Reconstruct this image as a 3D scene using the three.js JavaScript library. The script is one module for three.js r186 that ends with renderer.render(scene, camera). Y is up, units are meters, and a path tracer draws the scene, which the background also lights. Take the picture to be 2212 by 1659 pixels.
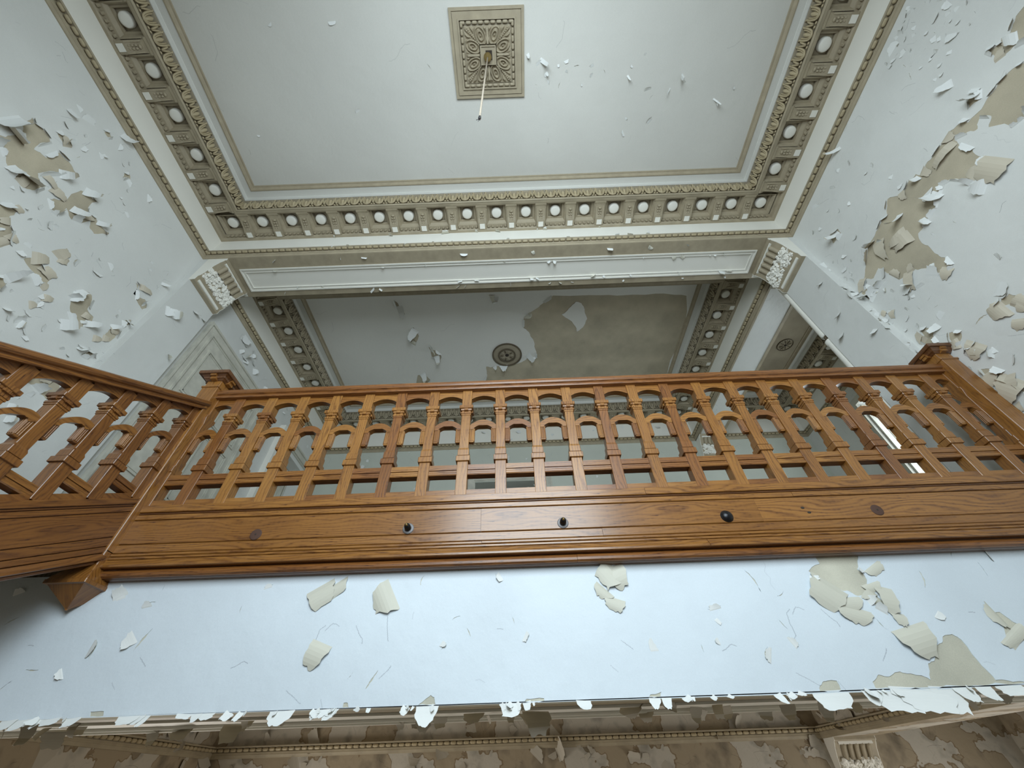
import * as THREE from 'three';
import { mergeGeometries } from 'three/addons/utils/BufferGeometryUtils.js';
import { RectAreaLightUniformsLib } from 'three/addons/lights/RectAreaLightUniformsLib.js';

RectAreaLightUniformsLib.init();
const scene = new THREE.Scene();

// The place is surveyed from the eye: X to the side, Y up, Z into the room. V() turns that into scene metres (floor of the lower hall at y = 0).
const OX = 0.15, OY = 3.55;
const V = (X, Y, Z) => new THREE.Vector3(X + OX, Y + OY, -Z);

// ---- camera: ultra-wide phone lens, pitched up 45 degrees, a slight roll
const camera = new THREE.PerspectiveCamera(86.651, 2212 / 1659, 0.05, 60);
{
  const right = new THREE.Vector3(0.999316, -0.024300, -0.027879);
  const up = new THREE.Vector3(0.036900, 0.705694, 0.707555);
  const back = new THREE.Vector3(0.002480, -0.708100, 0.706108);
  camera.position.copy(V(0, 0, 0));
  camera.quaternion.setFromRotationMatrix(new THREE.Matrix4().makeBasis(right, up, back));
}
scene.add(camera);

// ---- sky outside the stair window, daylight through the windows (the lower ones added), exposure
const EXPOSURE = 1.1;
scene.background = new THREE.Color(0.80, 0.92, 1.0);
scene.backgroundIntensity = 1.2;
function daylight(x, y, z, w, h, color, intensity, turn) {
  const l = new THREE.RectAreaLight(color, intensity, w, h);
  l.position.copy(V(x, y, z)); l.rotation.y = turn;
  l.name = 'daylight'; scene.add(l);
  return l;
}
daylight(0.16, 2.92, -1.34, 2.5, 3.3, new THREE.Color(0.785, 0.915, 1.0), 9.6, 0);              // tall stair window behind the eye
daylight(-4.20, -2.1, 5.6, 2.2, 1.7, new THREE.Color(1.0, 0.95, 0.87), 9.0, -Math.PI / 2);       // added window light that fills the lower hall
daylight(6.40, -2.1, 5.2, 2.2, 1.7, new THREE.Color(1.0, 0.95, 0.87), 7.0, Math.PI / 2);  // added fill light from the lower side room
daylight(6.84, 3.35, 5.13, 1.3, 3.1, new THREE.Color(0.84, 0.94, 1.0), 3.2, Math.PI / 2);       // window of the side room

// ---- surveyed planes
const WL = -4.29, WR = 3.99, ZB = -1.38, ZS = 2.68, ZH = 3.30, ZF = 7.36, YB = 5.39, YC = 6.30;
const PL = -4.19, PR = 3.89, PB = 3.24;                // piers of the wide arch
const YU = 1.45, YG = -3.55, ZP = 2.64, YP = 0.325;    // upper floor, ground floor, wall under the landing
const RX0 = 4.53, RX1 = 6.48;                          // side room
const DY = -4.98;                                      // lower hall below the upper one

// ---- random numbers and noise
function rng(seed) { let a = seed >>> 0; return () => { a = (a + 0x6D2B79F5) | 0; let t = Math.imul(a ^ (a >>> 15), 1 | a); t = (t + Math.imul(t ^ (t >>> 7), 61 | t)) ^ t; return ((t ^ (t >>> 14)) >>> 0) / 4294967296; }; }
const hash = (x, y, s) => { let h = Math.imul(x, 374761393) + Math.imul(y, 668265263) + Math.imul(s, 974634777); h = Math.imul(h ^ (h >>> 13), 1274126177); return ((h ^ (h >>> 16)) >>> 0) / 4294967296; };
function vnoise(x, y, px, py, s) {                      // value noise that repeats after px, py cells
  const xi = Math.floor(x), yi = Math.floor(y), fx = x - xi, fy = y - yi, u = fx * fx * (3 - 2 * fx), v = fy * fy * (3 - 2 * fy);
  const m = (a, n) => ((a % n) + n) % n, h = (a, b) => hash(m(a, px), m(b, py), s);
  return (h(xi, yi) * (1 - u) + h(xi + 1, yi) * u) * (1 - v) + (h(xi, yi + 1) * (1 - u) + h(xi + 1, yi + 1) * u) * v;
}
function fbm(x, y, px, py, s, oct = 4) { let a = 0.5, t = 0, n = 0; for (let i = 0; i < oct; i++) { t += a * vnoise(x, y, px, py, s + i); n += a; x *= 2; y *= 2; px *= 2; py *= 2; a *= 0.5; } return t / n; }

// ---- textures: what the surfaces are made of
function texture(w, h, fn, repeatX, repeatY, srgb = true) {
  const d = new Uint8Array(w * h * 4);
  for (let y = 0; y < h; y++) for (let x = 0; x < w; x++) { const c = fn(x / w, y / h, x, y), i = (y * w + x) * 4; for (let k = 0; k < 3; k++) d[i + k] = Math.max(0, Math.min(255, c[k] * 255)); d[i + 3] = 255; }
  const t = new THREE.DataTexture(d, w, h);
  t.wrapS = t.wrapT = THREE.RepeatWrapping; t.magFilter = THREE.LinearFilter; t.minFilter = THREE.LinearMipmapLinearFilter; t.generateMipmaps = true;
  if (srgb) t.colorSpace = THREE.SRGBColorSpace;
  t.repeat.set(repeatX, repeatY); t.needsUpdate = true;
  return t;
}
function oakGrain(u, v) {                               // 0 dark pore .. 1 pale wood
  const arch = fbm(u * 2, v * 3, 2, 3, 11, 3) - 0.5, wob = fbm(u * 7, v * 14, 7, 14, 17, 2) - 0.5;
  const ring = Math.sin((v * 14 + arch * 6.5 + wob * 0.35) * Math.PI * 2), sharp = Math.pow(0.5 + 0.5 * ring, 2.2);
  const pores = vnoise(u * 34, v * 240, 34, 240, 23), fine = vnoise(u * 12, v * 420, 12, 420, 29), broad = fbm(u * 3, v * 2, 3, 2, 41, 3) - 0.5;
  let g = 0.80 - 0.30 * sharp * (0.35 + 0.9 * vnoise(u * 3, v * 3, 3, 3, 37)) + 0.20 * (fine - 0.5) + 0.45 * broad;
  if (pores > 0.72) g -= 0.8 * (pores - 0.72) / 0.28 * (0.3 + 0.7 * sharp);
  return g;
}
const OAK_MAP = texture(1024, 512, (u, v) => { const g = oakGrain(u, v), k = Math.max(0, Math.min(1, g)); return [0.42 + 0.58 * k, 0.31 + 0.69 * k, 0.20 + 0.78 * k]; }, 1 / 1.1, 1 / 0.36);
const OAK_BUMP = texture(512, 256, (u, v) => { const g = oakGrain(u, v); return [g, g, g]; }, 1 / 1.1, 1 / 0.36, false);
const R0 = rng(5);
function crackLayer(n, size, len, seed) {               // hairline cracks as thin random walks
  const a = new Float32Array(size * size), r = rng(seed);
  for (let i = 0; i < n; i++) {
    let x = r() * size, y = r() * size, t = r() * 6.28, L = len * (0.15 + r() * r()), k = 0.25 + 0.6 * r();
    while (L-- > 0) { t += (r() - 0.5) * 0.12; if (r() < 0.06) t += (r() - 0.5) * 1.9; k *= 0.997; x += Math.cos(t); y += Math.sin(t); a[(((y | 0) % size + size) % size) * size + (((x | 0) % size + size) % size)] = k; }
  }
  return a;
}
const CR1 = crackLayer(60, 1024, 90, 7), CR2 = crackLayer(16, 1024, 90, 9), CR3 = crackLayer(160, 1024, 120, 19);
const PAINT_MAP = texture(1024, 1024, (u, v, x, y) => { const m = 0.955 + 0.07 * (fbm(u * 5, v * 5, 5, 5, 51) - 0.5) + 0.02 * (hash(x, y, 3) - 0.5), c = CR1[y * 1024 + x]; return [m - c * 0.34, m - c * 0.34, m - c * 0.32]; }, 1 / 2.7, 1 / 2.7);
const CEIL_MAP = texture(1024, 1024, (u, v, x, y) => { const m = 0.955 + 0.06 * (fbm(u * 4, v * 4, 4, 4, 61) - 0.5) + 0.02 * (hash(x, y, 4) - 0.5), c = CR2[y * 1024 + x]; return [m - c * 0.20, m - c * 0.20, m - c * 0.19]; }, 1 / 4.1, 1 / 4.1);
const GRIME_MAP = texture(1024, 1024, (u, v, x, y) => {
  const f = fbm(u * 6, v * 6, 6, 6, 71, 5), g = fbm(u * 14, v * 14, 14, 14, 77, 4), c = CR3[y * 1024 + x];
  let m = [0.93, 0.92, 0.90]; if (f > 0.57) m = [0.80, 0.75, 0.67]; else if (f > 0.545) m = [0.68, 0.61, 0.51];
  const k = 1 - 0.35 * Math.max(0, g - 0.55) * 2 - c * 0.5; return m.map((q) => q * k);
}, 1 / 2.3, 1 / 2.3);
const PLASTER_MAP = texture(512, 512, (u, v, x, y) => { const m = 0.90 + 0.20 * (fbm(u * 5, v * 5, 5, 5, 81, 5) - 0.5) + 0.05 * (hash(x, y, 5) - 0.5); return [m, m * 0.995, m * 0.98]; }, 1 / 1.3, 1 / 1.3);
const GILT_MAP = texture(512, 512, (u, v, x, y) => { const m = 0.93 + 0.16 * (fbm(u * 9, v * 9, 9, 9, 91, 4) - 0.5) + 0.04 * (hash(x, y, 6) - 0.5); return [m, m, m]; }, 1 / 0.9, 1 / 0.9);
const ROUGH_BUMP = texture(512, 512, (u, v) => { const f = fbm(u * 8, v * 8, 8, 8, 95, 5); return [f, f, f]; }, 1 / 0.8, 1 / 0.8, false);

// ---- materials (linear base colours)
const std = (r, g, b, o = {}) => { const m = new THREE.MeshStandardMaterial({ color: new THREE.Color().setRGB(r, g, b), roughness: 0.8, side: THREE.DoubleSide, ...o }); return m; };
const M = {
  paint: std(0.765, 0.77, 0.735, { map: PAINT_MAP, roughness: 0.55, bumpMap: ROUGH_BUMP, bumpScale: 0.004 }),
  ceil: std(0.70, 0.69, 0.635, { map: CEIL_MAP, roughness: 0.7, bumpMap: ROUGH_BUMP, bumpScale: 0.003 }),
  hallceil: std(0.82, 0.81, 0.76, { map: CEIL_MAP, roughness: 0.7, bumpMap: ROUGH_BUMP, bumpScale: 0.003 }),
  grime: std(0.60, 0.57, 0.51, { map: GRIME_MAP, roughness: 0.8, bumpMap: ROUGH_BUMP, bumpScale: 0.006 }),
  spanpaint: std(0.735, 0.80, 0.845, { map: PAINT_MAP, roughness: 0.55, bumpMap: ROUGH_BUMP, bumpScale: 0.003 }),  // bluer copy of the wall paint, for the wall under the landing
  hallpaint: std(0.63, 0.655, 0.575, { map: PAINT_MAP, roughness: 0.6 }),
  plaster: std(0.60, 0.535, 0.41, { map: PLASTER_MAP, roughness: 0.9, bumpMap: ROUGH_BUMP, bumpScale: 0.004 }),
  paleplaster: std(0.69, 0.665, 0.555, { map: PLASTER_MAP, roughness: 0.9 }),
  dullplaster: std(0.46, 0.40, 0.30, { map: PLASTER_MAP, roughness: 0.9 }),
  tan: std(0.415, 0.352, 0.243, { map: GILT_MAP, roughness: 0.6 }),
  gilt: std(0.48, 0.395, 0.245, { map: GILT_MAP, roughness: 0.42 }),
  white: std(0.82, 0.80, 0.725, { roughness: 0.6 }),
  cream: std(0.66, 0.64, 0.55, { roughness: 0.6, map: GILT_MAP }),
  dark: std(0.035, 0.026, 0.018, { roughness: 0.9 }),
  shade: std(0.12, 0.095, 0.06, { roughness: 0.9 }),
  iron: std(0.02, 0.02, 0.022, { roughness: 0.32, metalness: 0.6 }),
  steel: std(0.20, 0.19, 0.19, { roughness: 0.6, metalness: 0.5 }),
  brass: std(0.42, 0.31, 0.13, { roughness: 0.35, metalness: 0.9 }),
  floor: std(0.22, 0.185, 0.14, { roughness: 0.6, map: OAK_MAP }),
  flake: std(1, 1, 1, { roughness: 0.6, vertexColors: true }),
  flakedull: std(0.62, 0.56, 0.48, { roughness: 0.8, vertexColors: true }),
  copper: std(0.55, 0.24, 0.12, { roughness: 0.4, metalness: 0.8 }),
};
const oak = (r, g, b, rough = 0.3) => new THREE.MeshPhysicalMaterial({ color: new THREE.Color().setRGB(r, g, b), map: OAK_MAP, bumpMap: OAK_BUMP, bumpScale: 0.002, roughness: 0.55, specularIntensity: 0.6, clearcoat: 1.0, clearcoatRoughness: rough, side: THREE.DoubleSide });
const OAK = [oak(0.37, 0.163, 0.032), oak(0.32, 0.134, 0.025), oak(0.41, 0.19, 0.042), oak(0.285, 0.112, 0.024), oak(0.345, 0.148, 0.029)];
const OAKDARK = oak(0.17, 0.066, 0.018, 0.3), OAKBOARD = [oak(0.345, 0.15, 0.028, 0.24), oak(0.315, 0.134, 0.024, 0.24), oak(0.37, 0.163, 0.032, 0.24)];
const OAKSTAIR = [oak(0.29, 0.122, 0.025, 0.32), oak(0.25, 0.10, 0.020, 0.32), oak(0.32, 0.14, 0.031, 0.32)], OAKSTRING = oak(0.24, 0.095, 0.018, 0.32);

// ---- geometry helpers
const flip = (g) => { for (const k of Object.keys(g.attributes)) { const a = g.attributes[k], n = a.itemSize, b = a.array; for (let i = 0; i < a.count; i += 3) for (let j = 0; j < n; j++) { const t = b[(i + 1) * n + j]; b[(i + 1) * n + j] = b[(i + 2) * n + j]; b[(i + 2) * n + j] = t; } } return g; };
function raw(g) { const q = g.index ? g.toNonIndexed() : g; if (!q.attributes.normal) q.computeVertexNormals(); for (const k of Object.keys(q.attributes)) if (!['position', 'normal', 'uv', 'color'].includes(k)) q.deleteAttribute(k); return q; }
function metreUV(g, axis = 'y', ou = 0, ov = 0) {       // uv in metres; u runs along `axis` where the face allows it
  const p = g.attributes.position, n = p.count, uv = new Float32Array(n * 2), A = new THREE.Vector3(), B = new THREE.Vector3(), C = new THREE.Vector3(), ax = { x: 0, y: 1, z: 2 }[axis];
  for (let i = 0; i < n; i += 3) {
    A.fromBufferAttribute(p, i); B.fromBufferAttribute(p, i + 1).sub(A); C.fromBufferAttribute(p, i + 2).sub(A); B.cross(C);
    const q = [Math.abs(B.x), Math.abs(B.y), Math.abs(B.z)], k = q[0] > q[1] && q[0] > q[2] ? 0 : q[1] > q[2] ? 1 : 2, f = [0, 1, 2].filter((d) => d !== k), u = f.includes(ax) ? ax : f[0], v = f.find((d) => d !== u);
    for (let j = 0; j < 3; j++) { const w = [p.getX(i + j), p.getY(i + j), p.getZ(i + j)]; uv[(i + j) * 2] = w[u] + ou; uv[(i + j) * 2 + 1] = w[v] + ov; }
  }
  g.setAttribute('uv', new THREE.BufferAttribute(uv, 2)); return g;
}
const merge = (list) => { if (list.length === 1) return list[0]; const c = list.map(raw), u = c.every((g) => g.attributes.uv); if (!u) for (const g of c) g.deleteAttribute('uv'); return mergeGeometries(c); };
class MB {                                              // loose triangles and quads in scene axes
  constructor() { this.p = []; this.c = null; }
  tri(a, b, c) { for (const v of [a, b, c]) this.p.push(v[0] ?? v.x, v[1] ?? v.y, v[2] ?? v.z); }
  quad(a, b, c, d) { this.tri(a, b, c); this.tri(a, c, d); }
  geo() { const g = new THREE.BufferGeometry(); g.setAttribute('position', new THREE.Float32BufferAttribute(this.p, 3)); g.computeVertexNormals(); return g; }
}
const arr = (v) => [v.x, v.y, v.z];
function box(x0, x1, y0, y1, z0, z1) {                  // surveyed bounds -> scene geometry
  const g = new THREE.BoxGeometry(x1 - x0, y1 - y0, z1 - z0); const c = V((x0 + x1) / 2, (y0 + y1) / 2, (z0 + z1) / 2); g.translate(c.x, c.y, c.z); return raw(g);
}
const lbox = (x0, x1, y0, y1, z0, z1) => { const g = new THREE.BoxGeometry(x1 - x0, y1 - y0, z1 - z0); g.translate((x0 + x1) / 2, (y0 + y1) / 2, (z0 + z1) / 2); return raw(g); };
function loft(levels, c = 0.005) {                      // square section with chamfered corners, half widths per level
  const rings = levels.map(([y, h, hz = h]) => [[h - c, -hz], [h, c - hz], [h, hz - c], [h - c, hz], [c - h, hz], [-h, hz - c], [-h, c - hz], [c - h, -hz]].map(([x, z]) => [x, y, z])), m = new MB();
  for (let i = 0; i + 1 < rings.length; i++) for (let j = 0; j < 8; j++) { const k = (j + 1) % 8; m.quad(rings[i][j], rings[i + 1][j], rings[i + 1][k], rings[i][k]); }
  for (let j = 1; j < 7; j++) { m.tri(rings[0][0], rings[0][j], rings[0][j + 1]); const t = rings[rings.length - 1]; m.tri(t[0], t[j + 1], t[j]); }
  return m.geo();
}
function prism(pts, s0, s1) {                           // profile [t, y] swept along local x
  const sh = new THREE.Shape(pts.map(([t, y]) => new THREE.Vector2(t, y))), g = raw(new THREE.ExtrudeGeometry(sh, { depth: s1 - s0, bevelEnabled: false, steps: 1 }));
  g.applyMatrix4(new THREE.Matrix4().makeBasis(new THREE.Vector3(0, 0, 1), new THREE.Vector3(0, 1, 0), new THREE.Vector3(1, 0, 0))); flip(g); g.translate(s0, 0, 0); return g;
}
function slab(pts, d, holes = []) {                     // outline [a, b] of thickness d along local z
  const sh = new THREE.Shape(pts.map(([a, b]) => new THREE.Vector2(a, b))); for (const h of holes) sh.holes.push(new THREE.Path(h.map(([a, b]) => new THREE.Vector2(a, b))));
  return raw(new THREE.ExtrudeGeometry(sh, { depth: d, bevelEnabled: false, steps: 1 }));
}
const shear = (k) => new THREE.Matrix4().set(1, 0, 0, 0, k, 1, 0, 0, 0, 0, 1, 0, 0, 0, 0, 1);
const lathe = (pts, n = 24) => raw(new THREE.LatheGeometry(pts.map(([r, y]) => new THREE.Vector2(r, y)), n));

// ---- objects
const used = new Map();
const numbered = (name) => { const n = used.get(name) ?? 0; used.set(name, n + 1); return n ? name + '_' + String(n).padStart(3, '0') : name; };
function tag(o, label, category, group, kind) { o.userData = { ...o.userData, label, category }; if (group) o.userData.group = group; if (kind) o.userData.kind = kind; return o; }
function thing(name, label, category, at, group) { const o = new THREE.Group(); o.name = numbered(name); o.position.copy(at); scene.add(o); return tag(o, label, category, group); }
const structure = (name, label, category, at = new THREE.Vector3()) => { const o = new THREE.Group(); o.name = numbered(name); o.position.copy(at); scene.add(o); return tag(o, label, category, null, 'structure'); };
const origin = (o) => { const p = new THREE.Vector3(); for (let q = o; q && q !== scene; q = q.parent) p.add(q.position); return p; };
function part(name, geos, mat, parent, o = {}) {        // geometry given in scene metres; kept relative to its parent
  let g = merge((Array.isArray(geos) ? geos : [geos]).map((q) => { const r = raw(q); if (!mat.vertexColors) r.deleteAttribute('color'); return r; }).map((q) => { if (!q.attributes.uv) metreUV(q); return q; }));
  metreUV(g, o.axis ?? 'y', o.ou ?? 0, o.ov ?? 0);
  const p = origin(parent); g.translate(-p.x, -p.y, -p.z);
  const m = new THREE.Mesh(g, mat); m.name = parent === scene ? numbered(name) : name; m.castShadow = m.receiveShadow = true; if (o.stuff) m.userData.kind = 'stuff'; parent.add(m); return m;
}
function local(name, geo, mat, parent, pos, rotY = 0, scaleY = 1) { // shared geometry placed inside its parent
  const m = new THREE.Mesh(geo, mat); m.name = name; m.castShadow = m.receiveShadow = true; m.position.copy(pos); m.rotation.y = rotY; m.scale.y = scaleY; parent.add(m); return m;
}
const ready = (g, axis = 'y', r = R0) => metreUV(raw(g), axis, r() * 3, r() * 3);

// ---- survey of the torn patches and the larger curls (wall and ceiling coordinates in metres)
const RIGHT_PATCHES = [
  [0.24,4.01,0.25,4.13,0.32,4.14,0.40,4.11,0.44,4.09,0.50,4.15,0.54,4.21,0.55,4.13,0.59,4.07,0.54,4.03,0.48,4.00,0.39,3.87],
  [0.53,3.74,0.57,3.84,0.60,3.88,0.65,3.91,0.72,3.93,0.80,3.94,0.91,3.94,0.99,3.97,1.00,4.03,1.08,4.08,1.19,4.08,1.30,4.09,1.37,4.11,1.45,4.09,1.46,4.15,1.54,4.18,1.61,4.16,1.68,4.19,1.75,4.29,1.83,4.23,1.88,4.17,1.94,4.21,2.03,4.19,2.14,4.18,2.25,4.16,2.39,4.06,2.52,3.98,2.44,3.88,2.33,3.90,2.31,3.75,2.29,3.60,2.20,3.57,2.14,3.54,2.08,3.45,2.05,3.31,1.99,3.25,1.94,3.25,1.92,3.35,1.93,3.43,1.92,3.60,1.87,3.74,1.81,3.73,1.72,3.75,1.63,3.75,1.49,3.81,1.46,3.85,1.39,3.79,1.37,3.70,1.38,3.60,1.33,3.59,1.23,3.63,1.17,3.66,1.15,3.77,1.15,3.90,1.11,3.99,1.05,3.92,1.01,3.85,0.93,3.90,0.91,3.81,0.98,3.77,0.94,3.60,0.90,3.58,0.86,3.56,0.80,3.48],
  [2.34,4.76,2.26,4.71,2.27,4.63,2.35,4.63,2.42,4.66,2.39,4.74],
  [2.02,2.73,1.96,2.73,1.90,2.72,1.89,2.63,1.88,2.52,1.93,2.56,1.95,2.65,1.99,2.68],
  [2.67,3.91,2.55,3.90,2.52,3.78,2.58,3.75,2.65,3.77,2.67,3.85],
  [2.54,3.09,2.49,3.05,2.46,2.99,2.52,2.94,2.53,2.88,2.60,2.93,2.62,2.99,2.56,3.02],
  [2.40,2.86,2.37,2.83,2.34,2.78,2.39,2.74,2.46,2.72,2.46,2.77,2.44,2.82],
  [2.42,2.66,2.38,2.63,2.32,2.63,2.35,2.58,2.40,2.54,2.44,2.58,2.45,2.63],
  [2.47,2.45,2.42,2.39,2.39,2.31,2.36,2.24,2.37,2.13,2.43,2.01,2.41,2.12,2.42,2.22,2.46,2.31,2.48,2.39],
  [0.80,4.12,0.78,4.05,0.83,4.00,0.90,4.04,0.86,4.09],
];
const LEFT_PATCHES = [
  [0.79,4.34,0.78,4.45,0.82,4.43,0.88,4.47,0.95,4.47,0.98,4.45,0.97,4.31,0.99,4.25,1.07,4.30,1.07,4.46,1.16,4.49,1.26,4.48,1.30,4.40,1.21,4.32,1.15,4.12,1.20,4.09,1.25,4.06,1.25,3.98,1.20,3.91,1.12,3.91,1.05,3.91,0.97,3.97,0.90,3.99,0.83,3.92,0.80,4.00,0.85,4.09,0.87,4.21],
  [1.35,4.04,1.40,4.15,1.40,4.40,1.51,4.46,1.54,4.48,1.55,4.34,1.58,4.30,1.66,4.34,1.79,4.34,1.83,4.32,1.76,4.20,1.70,4.20,1.65,4.29,1.63,4.16,1.56,4.09,1.47,4.13,1.49,4.02,1.43,3.99],
  [1.17,3.52,1.23,3.62,1.27,3.72,1.33,3.71,1.34,3.61,1.39,3.56,1.43,3.54,1.50,3.44,1.48,3.33,1.38,3.30],
  [1.44,5.03,1.46,5.10,1.51,5.06,1.48,5.03,1.47,4.97],
  [0.94,4.58,0.95,4.64,1.02,4.63,1.06,4.62,1.03,4.55],
  [1.05,5.12,1.06,5.18,1.11,5.16,1.10,5.12],
  [2.07,3.60,2.11,3.68,2.19,3.71,2.22,3.68,2.26,3.57,2.35,3.56,2.38,3.44,2.32,3.34,2.18,3.42,2.12,3.49],
  [2.36,4.24,2.40,4.25,2.43,4.12,2.56,4.20,2.65,4.14,2.62,4.08,2.50,4.10,2.43,4.19],
  [2.57,3.80,2.62,3.88,2.65,3.82,2.63,3.74],
  [2.52,3.62,2.61,3.68,2.67,3.59,2.63,3.50,2.56,3.48,2.55,3.56],
  [1.64,3.44,1.67,3.51,1.72,3.53,1.83,3.50,1.88,3.51,1.88,3.43,1.86,3.37,1.76,3.42],
  [2.46,3.22,2.52,3.25,2.62,3.28,2.65,3.25,2.60,3.21,2.54,3.19],
  [2.33,2.67,2.35,2.74,2.39,2.79,2.52,2.85,2.63,2.81,2.67,2.75,2.63,2.65,2.54,2.66,2.45,2.67],
  [2.74,2.54,2.81,2.62,2.85,2.58,2.85,2.50,2.82,2.48],
  [1.64,3.14,1.68,3.19,1.74,3.15,1.75,3.09,1.71,3.06],
];
const SPANDREL_PATCHES = [
  [1.87,1.02,1.97,1.01,2.07,1.01,2.14,1.01,2.08,0.92,2.10,0.89,2.10,0.86,2.07,0.81,2.10,0.76,2.13,0.69,2.11,0.68,2.06,0.72,2.05,0.77,1.99,0.77,1.95,0.80,1.92,0.80,1.85,0.83,1.79,0.86,1.79,0.89,1.78,0.92,1.87,0.96],
  [2.38,0.56,2.32,0.55,2.29,0.52,2.24,0.51,2.19,0.44,2.15,0.43,2.11,0.36,2.08,0.38,2.01,0.39,1.98,0.40,1.91,0.38,1.86,0.39,1.81,0.36,1.81,0.33,2.01,0.33,2.25,0.33,2.49,0.33,2.65,0.33,2.67,0.35,2.52,0.34,2.44,0.35,2.42,0.43,2.41,0.53],
  [1.52,0.33,1.53,0.35,1.56,0.37,1.63,0.37,1.63,0.33],
  [2.67,0.65,2.73,0.66,2.76,0.61,2.81,0.55,2.77,0.51,2.66,0.54,2.69,0.59],
  [-2.25,0.33,-2.26,0.35,-2.19,0.35,-2.18,0.33],
  [-0.55,0.33,-0.52,0.35,-0.49,0.37,-0.47,0.36,-0.46,0.33],
  [0.64,0.33,0.65,0.34,0.71,0.35,0.70,0.33],
  [0.00,0.33,0.01,0.34,0.10,0.34,0.10,0.33],
  [-0.94,0.33,-0.94,0.35,-0.92,0.35,-0.91,0.33],
];
const HALL_PATCHES = [
  [0.78,4.07,0.60,4.23,0.37,4.42,0.25,4.53,0.25,4.78,0.37,4.94,0.45,5.13,0.50,5.39,0.50,5.55,0.31,5.55,0.18,5.66,-0.09,5.71,-0.28,5.74,-0.45,5.77,-0.55,5.74,-0.54,5.98,-0.63,6.22,-0.78,6.62,-0.80,7.18,-0.36,7.38,1.49,7.31,3.52,7.15,3.36,5.43,3.21,4.18,2.63,4.11,1.78,4.10],
  [-2.08,4.04,-2.03,4.11,-1.95,4.36,-2.03,4.35,-2.06,4.21],
  [-2.00,4.90,-1.86,4.65,-1.79,4.87,-1.90,5.10,-2.00,5.01],
  [-1.65,5.15,-1.54,5.25,-1.44,5.38,-1.48,5.58,-1.63,5.41],
  [-2.01,5.91,-1.90,5.88,-1.77,6.07,-1.94,6.24,-2.08,6.21],
  [-0.36,4.02,-0.24,4.03,-0.25,4.15,-0.31,4.17],
];
const HALL_ISLAND = [
  [0.96,4.49,1.09,4.35,1.20,4.22,1.31,4.26,1.38,4.39,1.45,4.61,1.40,4.78,1.28,4.91,1.22,4.75,1.03,4.56],
];
const SPANDREL_FLAKES = [
  [-1.24,0.94,-1.18,0.84,0.17,2.6,0.9],
  [-1.15,0.95,-1.11,0.89,0.16,2.2,0.7],
  [-1.13,0.63,-1.17,0.52,0.13,0.9,0.3],
  [-0.77,0.88,-0.87,0.82,0.20,2.0,0.5],
  [0.60,0.98,0.50,0.91,0.16,2.4,0.6],
  [0.57,0.99,0.62,0.87,0.14,2.2,0.6],
  [0.52,0.86,0.48,0.82,0.13,2.0,0.5],
  [0.56,0.81,0.54,0.75,0.13,2.2,0.6],
  [1.87,0.85,1.77,0.74,0.20,2.2,0.5],
  [1.90,0.80,1.82,0.75,0.10,1.6,0.6],
  [1.92,0.77,1.92,0.70,0.15,0.4,0.1],
  [1.92,0.72,1.89,0.64,0.20,2.2,0.7],
  [2.10,0.84,2.11,0.80,0.12,1.4,0.4],
  [2.16,0.82,2.12,0.69,0.10,1.4,0.5],
  [2.15,0.68,2.13,0.62,0.08,1.2,0.4],
  [2.16,0.61,2.19,0.47,0.22,1.7,0.5],
  [2.17,0.94,2.19,0.90,0.14,1.0,0.3],
  [2.71,0.65,2.66,0.64,0.14,1.6,0.5],
  [2.69,0.56,2.71,0.52,0.20,1.8,0.5],
  [1.57,0.33,1.58,0.26,0.22,0.5,0.1],
  [1.87,0.32,1.83,0.24,0.25,0.5,0.1],
  [2.02,0.32,1.97,0.23,0.34,0.5,0.2],
  [2.15,0.32,2.10,0.23,0.17,0.4,0.1],
  [2.24,0.32,2.23,0.26,0.12,0.6,0.3],
  [2.35,0.32,2.34,0.26,0.10,0.7,0.3],
  [2.48,0.32,2.48,0.29,0.16,0.5,0.2],
  [1.78,0.32,1.75,0.27,0.12,0.4,0.2],
  [-0.50,0.32,-0.49,0.25,0.14,0.4,0.2],
  [0.67,0.32,0.65,0.28,0.07,0.6,0.3],
  [0.73,0.31,0.73,0.27,0.06,0.8,0.3],
  [0.30,0.32,0.28,0.28,0.09,0.9,0.3],
  [-0.07,0.32,-0.07,0.28,0.12,0.3,0.2],
  [-2.66,0.32,-2.61,0.28,0.10,0.7,0.3],
  [-2.59,0.32,-2.56,0.28,0.10,0.7,0.3],
  [-2.44,0.32,-2.41,0.30,0.12,0.7,0.3],
  [-2.33,0.32,-2.29,0.29,0.10,0.7,0.3],
  [-2.04,0.32,-2.03,0.29,0.13,0.7,0.3],
  [-1.99,0.32,-1.97,0.29,0.08,0.7,0.3],
  [-1.95,0.32,-1.92,0.28,0.05,0.7,0.3],
  [-1.75,0.32,-1.76,0.31,0.10,0.7,0.3],
  [-1.69,0.32,-1.67,0.29,0.06,0.7,0.3],
  [-1.64,0.32,-1.63,0.30,0.10,0.7,0.3],
  [-1.25,0.32,-1.22,0.26,0.15,0.7,0.3],
  [-1.05,0.32,-1.04,0.29,0.12,0.7,0.3],
  [-1.00,0.31,-0.99,0.28,0.10,0.7,0.3],
];
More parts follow.
